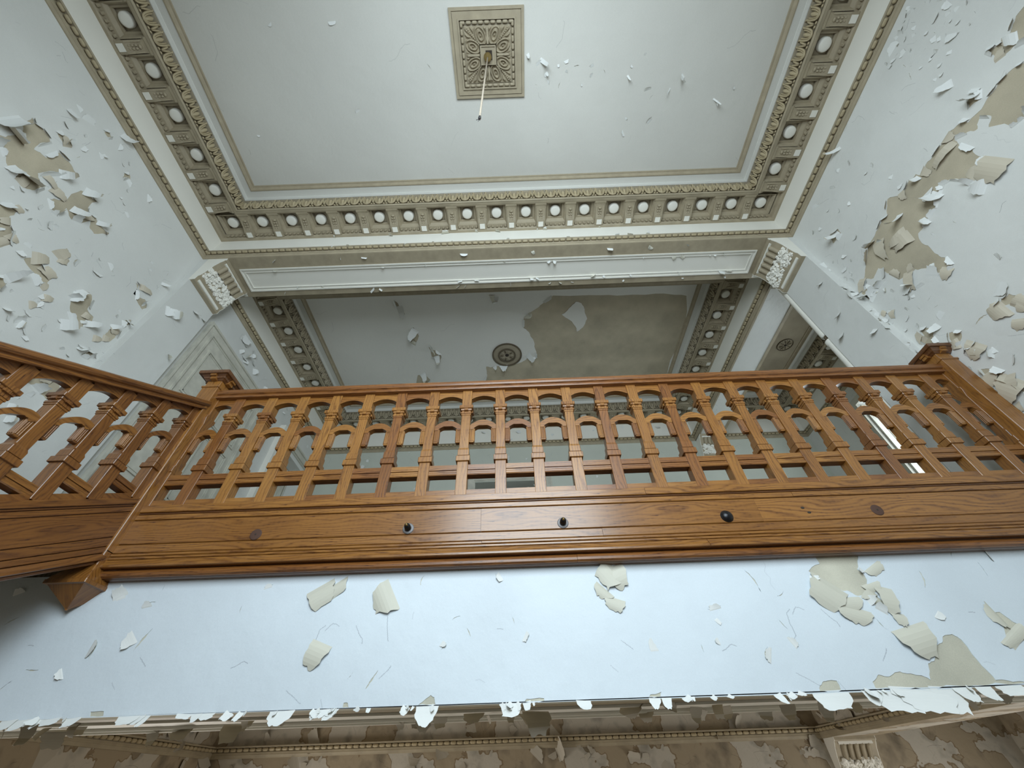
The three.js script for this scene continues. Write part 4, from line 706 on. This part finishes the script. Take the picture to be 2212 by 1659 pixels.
// ---- doors of the upper hall and the pipe beside the pier
function casing(d, P, u0, u1, v0, v1, w, thick, side = 1) { // stepped door casing on a wall plane
  const bar = (a, b, c, e, t0, t1) => { const p = P.out(a, c), q = P.out(b, e), g = lbox(Math.min(p[0], q[0]), Math.max(p[0], q[0]), Math.min(p[1], q[1]), Math.max(p[1], q[1]), t0, t1); g.applyMatrix4(P.m); return g; };
  for (const [a, b, t] of [[0, 0.035, thick], [0.035, w - 0.05, thick * 0.6], [w - 0.05, w - 0.02, thick * 0.8], [w - 0.02, w, thick * 0.4]]) part('casing', [bar(u0 + a, u0 + b, v0, v1 - b, 0, t), bar(u1 - b, u1 - a, v0, v1 - b, 0, t), bar(u0 + a, u1 - a, v1 - b, v1 - a, 0, t)], M.cream, d);
  return bar;
}
function leaf(d, bar, u0, u1, v0, v1, panels) {          // door leaf with stiles and raised panel mouldings
  const l = part('door_leaf', bar(u0, u1, v0, v1, -0.02, 0.012), M.cream, d);
  for (const [a, b, c, e] of panels) { const w = 0.024, m = [bar(a, b, c, c + w, 0.01, 0.03), bar(a, b, e - w, e, 0.01, 0.03), bar(a, a + w, c + w, e - w, 0.01, 0.03), bar(b - w, b, c + w, e - w, 0.01, 0.03), bar(a + 0.04, b - 0.04, c + 0.04, c + 0.05, 0.01, 0.02), bar(a + 0.04, b - 0.04, e - 0.05, e - 0.04, 0.01, 0.02), bar(a + 0.04, a + 0.05, c + 0.04, e - 0.04, 0.01, 0.02), bar(b - 0.05, b - 0.04, c + 0.04, e - 0.04, 0.01, 0.02)]; part('panel_moulding', m, M.cream, l, {}); }
}
const d1 = structure('door_1', 'tall cream panelled double door behind the cap of the stair newel', 'door', V(WL, YU, 4.25));
{ const P = onLeft(WL), bar = casing(d1, P, 3.36, 5.16, YU, 4.86, 0.17, 0.05); leaf(d1, bar, 3.53, 4.26, YU, 4.69, [[3.61, 4.18, 1.60, 2.45], [3.61, 4.18, 2.60, 3.60], [3.61, 4.18, 3.74, 4.52]]); leaf(d1, bar, 4.26, 4.99, YU, 4.69, [[4.34, 4.91, 1.60, 2.45], [4.34, 4.91, 2.60, 3.60], [4.34, 4.91, 3.74, 4.52]]); }
const d2 = structure('door_2', 'open doorway with a white jamb and a panelled leaf in shadow', 'door', V(WL, YU, 6.4));
{
  const P = onLeft(WL); casing(d2, P, 5.73, 7.12, YU, 4.87, 0.17, 0.07); const bar = casing(d2, onLeft(WL - 0.26), 5.91, 6.94, YU, 4.61, 0.05, 0.03);
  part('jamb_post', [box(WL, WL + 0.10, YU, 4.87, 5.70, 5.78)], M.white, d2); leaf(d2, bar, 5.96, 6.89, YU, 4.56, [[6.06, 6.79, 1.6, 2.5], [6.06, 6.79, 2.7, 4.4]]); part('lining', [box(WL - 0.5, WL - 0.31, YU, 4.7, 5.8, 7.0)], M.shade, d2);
}
const d3 = structure('door_3', 'plain casing of the dark doorway in the far wall', 'door', V(-0.15, YU, ZF));
casing(d3, onFront(ZF), -1.0, 0.73, YU, 4.70, 0.145, 0.04);
const pipe = thing('wall_pipe', 'white vertical wall pipe with a broken coupling behind the flat pier', 'pipe', V(PR + 0.06, YU, PB + 0.05));
{
  const a = pipe.position, turn = (pts) => { const g = lathe(pts, 16); g.translate(a.x, a.y, a.z); return g; };
  part('shaft', turn([[0.058, 0], [0.058, 2.37], [0.0001, 2.375]]), M.white, pipe); part('shaft', turn([[0.0001, 2.485], [0.058, 2.49], [0.058, 3.62]]), M.white, pipe); part('coupling', turn([[0.058, 2.34], [0.066, 2.35], [0.066, 2.40], [0.05, 2.405]]), M.white, pipe); part('core', turn([[0.036, 2.34], [0.036, 2.5]]), M.shade, pipe);
}

// =====================================================================================  OAK STAIRCASE AND BALUSTRADES
const RO = rng(77), pick = (l) => l[(RO() * l.length) | 0];
const BASEY = 1.501, PITCH = 0.2897, B0 = -2.434, NB = 22, BZ = 2.642;
const SHAFT = () => ready(loft([[0, 0.041], [0.292, 0.041], [0.2925, 0.051], [0.295, 0.053], [0.337, 0.053], [0.340, 0.051], [0.3405, 0.035], [0.349, 0.035], [0.3495, 0.0435], [0.400, 0.0435], [0.42, 0.037], [0.756, 0.037], [0.757, 0.041], [0.772, 0.041], [0.773, 0.0385], [0.857, 0.0385], [0.858, 0.0415], [1.042, 0.0415]], 0.0025), 'y', RO);
const CAPITAL = () => { const l = [loft([[0.773, 0.0445], [0.790, 0.0445], [0.791, 0.039], [0.806, 0.039], [0.808, 0.046], [0.824, 0.048], [0.8245, 0.054], [0.828, 0.058], [0.857, 0.058]], 0.003)]; for (const s of [-1, 1]) { l.push(lbox(-0.017, 0.017, 0.802, 0.840, s > 0 ? 0.04 : -0.054, s > 0 ? 0.054 : -0.04)); l.push(lbox(s > 0 ? 0.04 : -0.054, s > 0 ? 0.054 : -0.04, 0.802, 0.840, -0.017, 0.017)); } return ready(merge(l), 'y', RO); };
const shafts = [SHAFT(), SHAFT(), SHAFT(), SHAFT(), SHAFT()], capitals = [CAPITAL(), CAPITAL()];
const archTop = (w) => { const h = w / 2, pts = [[-h, 0], [-h, -0.092]]; for (let i = 0; i <= 14; i++) { const t = i / 14 * 2 - 1; pts.push([t * h * 0.985, -0.060 - 0.034 * t * t]); } pts.push([h, -0.092], [h, 0]); return pts; };
function archGeo(w, k = 0) { const g = slab(archTop(w).map(([s, y]) => [s, y + 1.040]), 0.046); g.translate(0, 0, -0.018); const e = []; const m = archTop(w).slice(2, -2); for (let i = 0; i + 1 < m.length; i++) { const [a, b] = [m[i], m[i + 1]]; const q = lbox(0, Math.hypot(b[0] - a[0], b[1] - a[1]), 0, 0.010, 0.026, 0.034); q.rotateZ(Math.atan2(b[1] - a[1], b[0] - a[0])); q.translate(a[0], a[1] + 1.040, 0); e.push(q); } return merge([g, ...e]).applyMatrix4(shear(k)); }
function midArch(w, k = 0) {
  const h = w / 2, o = [], n = 24; for (let i = 0; i <= n; i++) { const t = i / n * 2 - 1; o.push([t * h, 0.711 - 0.056 * t * t]); } const q = []; for (let i = n; i >= 0; i--) { const t = i / n * 2 - 1, a = Math.abs(t * h * 0.985); const b = a / (h - 0.034); let y = b < 1 ? 0.660 - 0.034 * b * b : 0.612; if (a < 0.044) y = Math.min(y, 0.652) - (a > 0.036 ? 0.004 : 0); q.push([t * h * 0.985, y]); }
  const g = slab([...o, ...q], 0.05); g.translate(0, 0, -0.022); return g.applyMatrix4(shear(k));
}
function impost(s, w, k = 0) {                           // reeded block beside the shaft, under the arch end
  const h = w / 2 - 0.019, l = [loft([[0.486, 0.0150], [0.491, 0.0185], [0.624, 0.0185]], 0.001)]; for (const i of [-1, 0, 1]) { const c = raw(new THREE.CylinderGeometry(0.0045, 0.0045, 0.126, 6)); c.translate(i * 0.0115, 0.562, 0.0185); l.push(c); const d = raw(new THREE.CylinderGeometry(0.0045, 0.0045, 0.126, 6)); d.translate(-s * 0.0185, 0.562, i * 0.0115); l.push(d); }
  const g = merge(l.map((q) => { q.translate(s * h, 0, 0.004); return q; })); return g.applyMatrix4(new THREE.Matrix4().makeTranslation(0, k * s * h, 0));
}
const lowRail = (w, k = 0) => merge([lbox(-w / 2, w / 2, 0.225, 0.268, -0.028, 0.030), lbox(-w / 2, w / 2, 0.205, 0.222, -0.024, 0.024), lbox(-w / 2, w / 2, 0.222, 0.225, -0.02, 0.02), prism([[-0.030, 0.178], [0.030, 0.178], [0.034, 0.186], [0.034, 0.198], [0.028, 0.205], [-0.028, 0.205], [-0.034, 0.198], [-0.034, 0.186]], -w / 2, w / 2)]).applyMatrix4(shear(k));
const baseBlock = (w, k = 0) => lbox(-w / 2, w / 2, -0.002, 0.051, -0.034, 0.036).applyMatrix4(shear(k));
const railProfile = [[-0.070, 1.040], [0.070, 1.040], [0.072, 1.050], [0.064, 1.060], [0.064, 1.072], [0.078, 1.080], [0.086, 1.094], [0.084, 1.120], [0.070, 1.131], [-0.070, 1.131], [-0.084, 1.120], [-0.086, 1.094], [-0.078, 1.080], [-0.064, 1.072], [-0.064, 1.060], [-0.072, 1.050]];

// ---- landing balustrade
const lb = thing('landing_balustrade', 'long oak balustrade of square balusters and small arches across the landing edge', 'balustrade', V(0.6, BASEY, BZ));
const at = (x) => new THREE.Vector3(x - 0.6, 0, 0), W1 = PITCH - 0.083, W2 = PITCH - 0.074;
{
  local('handrail', ready(prism(railProfile, -2.66, 3.86), 'x', RO), OAK[3], lb, at(0));
  const kinds = [0, 1, 2].map(() => ({ a: ready(archGeo(W1), 'x', RO), m: ready(midArch(W2), 'x', RO), i: [-1, 1].map((s) => ready(impost(s, W2), 'y', RO)), l: ready(lowRail(W1 + 0.004), 'x', RO), b: ready(baseBlock(W1 + 0.004), 'x', RO) }));
  for (let k = 0; k < NB; k++) { const b = local('baluster', pick(shafts), pick(OAK), lb, at(B0 + k * PITCH)); local('capital', pick(capitals), pick(OAK), b, new THREE.Vector3()); }
  const gap = (x, w) => {
    const q = w ? { a: ready(archGeo(w), 'x', RO), m: ready(midArch(w + 0.009), 'x', RO), i: [-1, 1].map((s) => ready(impost(s, w + 0.009), 'y', RO)), l: ready(lowRail(w), 'x', RO), b: ready(baseBlock(w), 'x', RO) } : pick(kinds), p = at(x);
    local('spandrel_arch', q.a, pick(OAK), lb, p); const m = local('middle_arch', q.m, pick(OAK), lb, p); for (const g of q.i) local('impost', g, pick(OAK), m, new THREE.Vector3()); local('lower_rail', q.l, pick(OAK), lb, p); local('base_block', q.b, pick(OAK), lb, p);
  };
  for (let k = 0; k + 1 < NB; k++) gap(B0 + (k + 0.5) * PITCH);
  gap((-2.645 + B0 - 0.0415) / 2, B0 - 0.0415 + 2.645); const xl = B0 + (NB - 1) * PITCH + 0.0415; gap((xl + 3.83) / 2, 3.83 - xl);
  const half = ready(loft([[0, 0.018, 0.042], [0.288, 0.018, 0.042], [0.293, 0.020, 0.050], [0.343, 0.020, 0.050], [0.347, 0.018, 0.04], [0.402, 0.018, 0.042], [0.42, 0.016, 0.037], [0.772, 0.016, 0.037], [0.80, 0.02, 0.047], [0.83, 0.024, 0.058], [0.856, 0.024, 0.058], [0.858, 0.018, 0.0415], [1.042, 0.018, 0.0415]], 0.003), 'y', RO);
  for (const x of [-2.652, 3.842]) local('half_baluster', half, OAK[1], lb, at(x));
}

// ---- oak fascia with its boards and fittings
const fascia = thing('landing_fascia', 'wide moulded oak fascia with grooves running under the landing balustrade', 'fascia', V(0.6, 1.0, 2.6));
{
  const X0 = -2.66, X1 = 3.99, rowOf = (name, y0, y1, zf, cuts, mat, prof) => { const xs = [X0, ...cuts, X1]; for (let i = 0; i + 1 < xs.length; i++) { const g = prof ? prism(prof.map(([t, y]) => [t, y - 1.0]), xs[i] - 0.6 + 0.0008, xs[i + 1] - 0.6 - 0.0008) : prism([[-0.04, y0 - 1], [2.6 - zf - 0.004, y0 - 1], [2.6 - zf, y0 - 0.996], [2.6 - zf, y1 - 1.004], [2.6 - zf - 0.004, y1 - 1], [-0.04, y1 - 1]], xs[i] - 0.6 + 0.0008, xs[i + 1] - 0.6 - 0.0008); local(name, ready(g, 'x', RO), mat ?? pick(OAKBOARD), fascia, new THREE.Vector3(0, 0, i % 2 ? 0.0015 : 0)); } };
  local('backing', ready(lbox(X0 - 0.6, X1 - 0.6, 0.0, 0.5, -0.04, 0.006), 'x', RO), OAKDARK, fascia, new THREE.Vector3());
  rowOf('base_moulding', 1.447, 1.500, 2.578, [0.9], null); rowOf('bead_strip', 1.432, 1.443, 2.583, [-1.1], OAKDARK); rowOf('board', 1.391, 1.428, 2.580, [1.9], null); rowOf('board', 1.220, 1.387, 2.582, [-0.25, 1.62], null); rowOf('board', 1.160, 1.216, 2.580, [0.55], null); rowOf('board', 1.139, 1.158, 2.579, [-0.24], null);
  rowOf('bead_strip', 1.117, 1.135, 2.576, [], null); rowOf('crown_moulding', 0, 0, 0, [1.2], null, [[-0.02, 1.112], [0.026, 1.112], [0.030, 1.106], [0.034, 1.094], [0.046, 1.082], [0.052, 1.074], [0.052, 1.062], [0.046, 1.058], [-0.02, 1.058]]);
  rowOf('bottom_strip', 1.005, 1.050, 2.572, [0.36, 1.29], pick(OAK), [[-0.04, 1.002], [0.020, 1.002], [0.032, 1.012], [0.034, 1.026], [0.028, 1.038], [0.018, 1.050], [-0.04, 1.050]]);
}
function knob(name, label, x, y, build) { const o = thing(name, label, 'light fitting', V(x, y, 2.581)); build(o, (pts, n = 20) => { const g = lathe(pts, n); g.rotateX(Math.PI / 2); g.translate(o.position.x, o.position.y, o.position.z); return g; }); return o; }
for (const [x, label] of [[-0.734, 'bare lamp stub on a steel plate, first of two from the stairs'], [0.298, 'bare lamp stub on a steel plate near the middle of the oak fascia']])
  knob('lamp_stub', label, x, 1.259, (o, t) => { part('back_plate', t([[0.0001, 0.006], [0.030, 0.006], [0.037, 0.003], [0.038, -0.001]]), M.steel, o); part('holder', t([[0.022, 0.004], [0.021, 0.03], [0.015, 0.052], [0.0001, 0.053]]), M.iron, o); part('contact', t([[0.0001, 0.066], [0.008, 0.065], [0.0085, 0.05]], 14), M.brass, o); });
knob('dome_cap', 'shiny black domed cap screwed to the oak fascia', 1.391, 1.264, (o, t) => { part('dome', t([[0.0001, 0.028], [0.014, 0.026], [0.028, 0.019], [0.036, 0.010], [0.038, 0]], 28), M.iron, o); part('rim', t([[0.036, 0.008], [0.041, 0.005], [0.041, -0.001]], 28), M.iron, o); });
for (const [x, y, label, s] of [[-1.752, 1.256, 'round dark wooden plug in the fascia closest to the stair newel', 0], [2.397, 1.271, 'dark cracked plug in the fascia towards the wall newel', 1]])
  knob('wood_plug', label, x, y, (o, t) => { part('plug', t([[0.0001, 0.004], [0.034, 0.004], [0.038, 0.001], [0.038, -0.002]], 22), std(0.075, 0.035, 0.022, { roughness: 0.7 }), o); part('screw_hole', t([[0.0001, 0.0045], [0.006, 0.0046], [0.0065, 0.002]], 10), M.dark, o); });
for (const [x, y, label] of [[1.918, 1.306, 'tiny black nail hole above the other one in the fascia'], [1.945, 1.272, 'tiny black nail hole below the other one in the fascia']])
  tag(part('nail_hole', (() => { const g = lathe([[0.0001, 0.002], [0.008, 0.002], [0.009, -0.001]], 10); g.scale(1.4, 1, 0.9); g.rotateX(Math.PI / 2); const p = V(x, y, 2.581); g.translate(p.x, p.y, p.z); return g; })(), M.dark, scene), label, 'hole');

// ---- newel posts
function newel(label, X, Z, hw, capHW, drop) {
  const t = thing('newel_post', label, 'newel post', V(X, 1.0, Z)), L = (y) => y - 1.0, lo = drop ? 1.16 : 1.46;
  local('post', ready(loft([[L(lo), hw], [L(2.632), hw], [L(2.636), hw + 0.008], [L(2.650), hw + 0.008], [L(2.652), hw - 0.006], [L(2.72), hw - 0.006]], 0.004), 'y', RO), OAK[0], t, new THREE.Vector3());
  const cap = local('cap', ready(loft([[L(2.762), capHW], [L(2.770), capHW + 0.004], [L(2.795), capHW + 0.004], [L(2.805), capHW - 0.01], [L(2.83), capHW - 0.06]], 0.004), 'y', RO), OAKDARK, t, new THREE.Vector3());
  local('cap_moulding', ready(loft([[L(2.718), hw + 0.002], [L(2.730), hw + 0.014], [L(2.735), hw + 0.022], [L(2.748), hw + 0.028], [L(2.763), capHW - 0.014]], 0.003), 'y', RO), OAKDARK, t, new THREE.Vector3());
  const d = ready(merge([lbox(-0.026, 0.026, L(2.715), L(2.755), 0.05, hw + 0.034), lbox(-0.026, 0.026, L(2.742), L(2.762), 0.05, capHW - 0.008)]), 'y', RO); for (let i = 0; i < 4; i++) local('bracket', d, OAK[0], t, new THREE.Vector3(), i * Math.PI / 2);
  if (drop) { local('pendant_drop', ready(loft([[L(1.165), hw], [L(1.12), hw], [L(1.07), hw + 0.006], [L(1.03), hw + 0.022], [L(0.995), hw + 0.044], [L(0.972), hw + 0.052]], 0.005), 'y', RO), OAK[1], t, new THREE.Vector3()); local('drop_tip', ready(loft([[L(0.970), hw + 0.056], [L(0.948), hw + 0.056], [L(0.945), hw + 0.038], [L(0.84), 0.008], [L(0.832), 0.006]], 0.003), 'y', RO), OAK[1], t, new THREE.Vector3()); }
  return t;
}
newel('square oak newel at the stair head with a flat cap and pendant drop', -2.72, 2.60, 0.072, 0.133, true);
newel('square oak newel with a flat cap standing against the torn wall', 3.905, 2.59, 0.072, 0.125, false);

// ---- the flight of stairs coming down beside the landing, and its balustrade
const K = 0.592, SX = -2.715, SZ0 = 2.515, SP = 0.262, SC = 0.81, base = (z) => 1.508 + K * (z - 2.486);
const tilt = (g) => g.rotateY(Math.PI / 2);             // local x becomes the run of the stair
const sb = thing('stair_balustrade', 'oak stair balustrade sloping down from the landing newel', 'balustrade', V(SX, base(1.6), 1.6));
const along = (z) => new THREE.Vector3(0, base(z) - base(1.6), -(z - 1.6));
{
  const sq = (g) => { g.scale(1, SC, 1); return g; };
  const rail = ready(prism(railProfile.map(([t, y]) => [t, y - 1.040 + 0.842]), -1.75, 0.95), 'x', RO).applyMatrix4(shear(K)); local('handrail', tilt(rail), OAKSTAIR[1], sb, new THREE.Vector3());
  const w1 = SP - 0.083, w2 = SP - 0.074, mk = () => ({ a: ready(tilt(sq(archGeo(w1)).applyMatrix4(shear(K))), 'z', RO), m: ready(tilt(sq(midArch(w2)).applyMatrix4(shear(K))), 'z', RO), i: [-1, 1].map((s) => { const g = sq(impost(s, w2)); g.translate(0, K * s * (w2 / 2 - 0.019), 0); return ready(tilt(g), 'y', RO); }), l: ready(tilt(sq(lowRail(w1 + 0.01))), 'z', RO), b: ready(tilt(sq(baseBlock(w1 + 0.01)).applyMatrix4(shear(K))), 'z', RO) }), kinds = [mk(), mk()];
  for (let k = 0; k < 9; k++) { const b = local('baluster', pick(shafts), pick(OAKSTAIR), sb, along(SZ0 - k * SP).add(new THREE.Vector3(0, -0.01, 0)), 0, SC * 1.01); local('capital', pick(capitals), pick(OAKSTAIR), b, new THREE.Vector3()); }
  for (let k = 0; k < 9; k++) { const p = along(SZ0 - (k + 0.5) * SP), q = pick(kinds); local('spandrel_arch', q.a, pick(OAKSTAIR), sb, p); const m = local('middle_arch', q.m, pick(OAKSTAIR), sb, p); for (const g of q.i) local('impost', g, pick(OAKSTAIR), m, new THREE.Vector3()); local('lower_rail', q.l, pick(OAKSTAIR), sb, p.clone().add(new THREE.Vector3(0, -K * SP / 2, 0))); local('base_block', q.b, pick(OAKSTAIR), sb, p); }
}
const flight = thing('stair_flight', 'oak flight with a grooved string board descending beside the landing', 'staircase', V(-3.48, -0.32, 1.1));
{
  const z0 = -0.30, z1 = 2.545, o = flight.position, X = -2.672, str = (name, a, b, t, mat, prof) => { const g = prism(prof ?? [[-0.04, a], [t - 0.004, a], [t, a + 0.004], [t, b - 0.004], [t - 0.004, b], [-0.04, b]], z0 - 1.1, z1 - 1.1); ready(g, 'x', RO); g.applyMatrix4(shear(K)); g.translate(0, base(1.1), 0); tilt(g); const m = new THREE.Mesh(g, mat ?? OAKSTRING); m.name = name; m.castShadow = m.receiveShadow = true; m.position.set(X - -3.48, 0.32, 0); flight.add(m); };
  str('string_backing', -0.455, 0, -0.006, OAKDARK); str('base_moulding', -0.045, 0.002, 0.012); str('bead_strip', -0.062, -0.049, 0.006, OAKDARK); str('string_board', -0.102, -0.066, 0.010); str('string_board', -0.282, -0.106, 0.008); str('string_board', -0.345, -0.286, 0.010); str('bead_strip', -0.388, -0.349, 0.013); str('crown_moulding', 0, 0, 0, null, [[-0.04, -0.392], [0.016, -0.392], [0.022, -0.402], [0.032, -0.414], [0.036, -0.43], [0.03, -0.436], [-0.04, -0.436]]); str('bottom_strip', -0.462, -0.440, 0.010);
  const n = 11, run = (2.60 + 0.35) / n, rise = (1.45 + 0.32) / n;
  for (let i = 0; i < n; i++) { const z = -0.35 + i * run, y = -0.32 + (i + 1) * rise; part('tread', box(WL, -2.72, y - 0.03, y, z - 0.02, z + run + 0.02), OAKDARK, flight, { axis: 'x' }); part('riser', box(WL, -2.72, y - rise, y - 0.03, z, z + 0.02), OAKDARK, flight, { axis: 'x' }); }
  const m = new MB(), q = (x, z, d) => V(x, base(z) - 0.40 + d, z); for (const d of [0, -0.02]) m.quad(q(WL, z0, d), q(-2.72, z0, d), q(-2.72, 2.64, d), q(WL, 2.64, d)); part('sloping_soffit', m.geo(), M.dullplaster, flight);
}

renderer();
function renderer() {
  const r = new THREE.WebGLRenderer({ antialias: true });
  r.toneMapping = THREE.LinearToneMapping; r.toneMappingExposure = EXPOSURE; r.shadowMap.enabled = true;
  r.render(scene, camera);
}
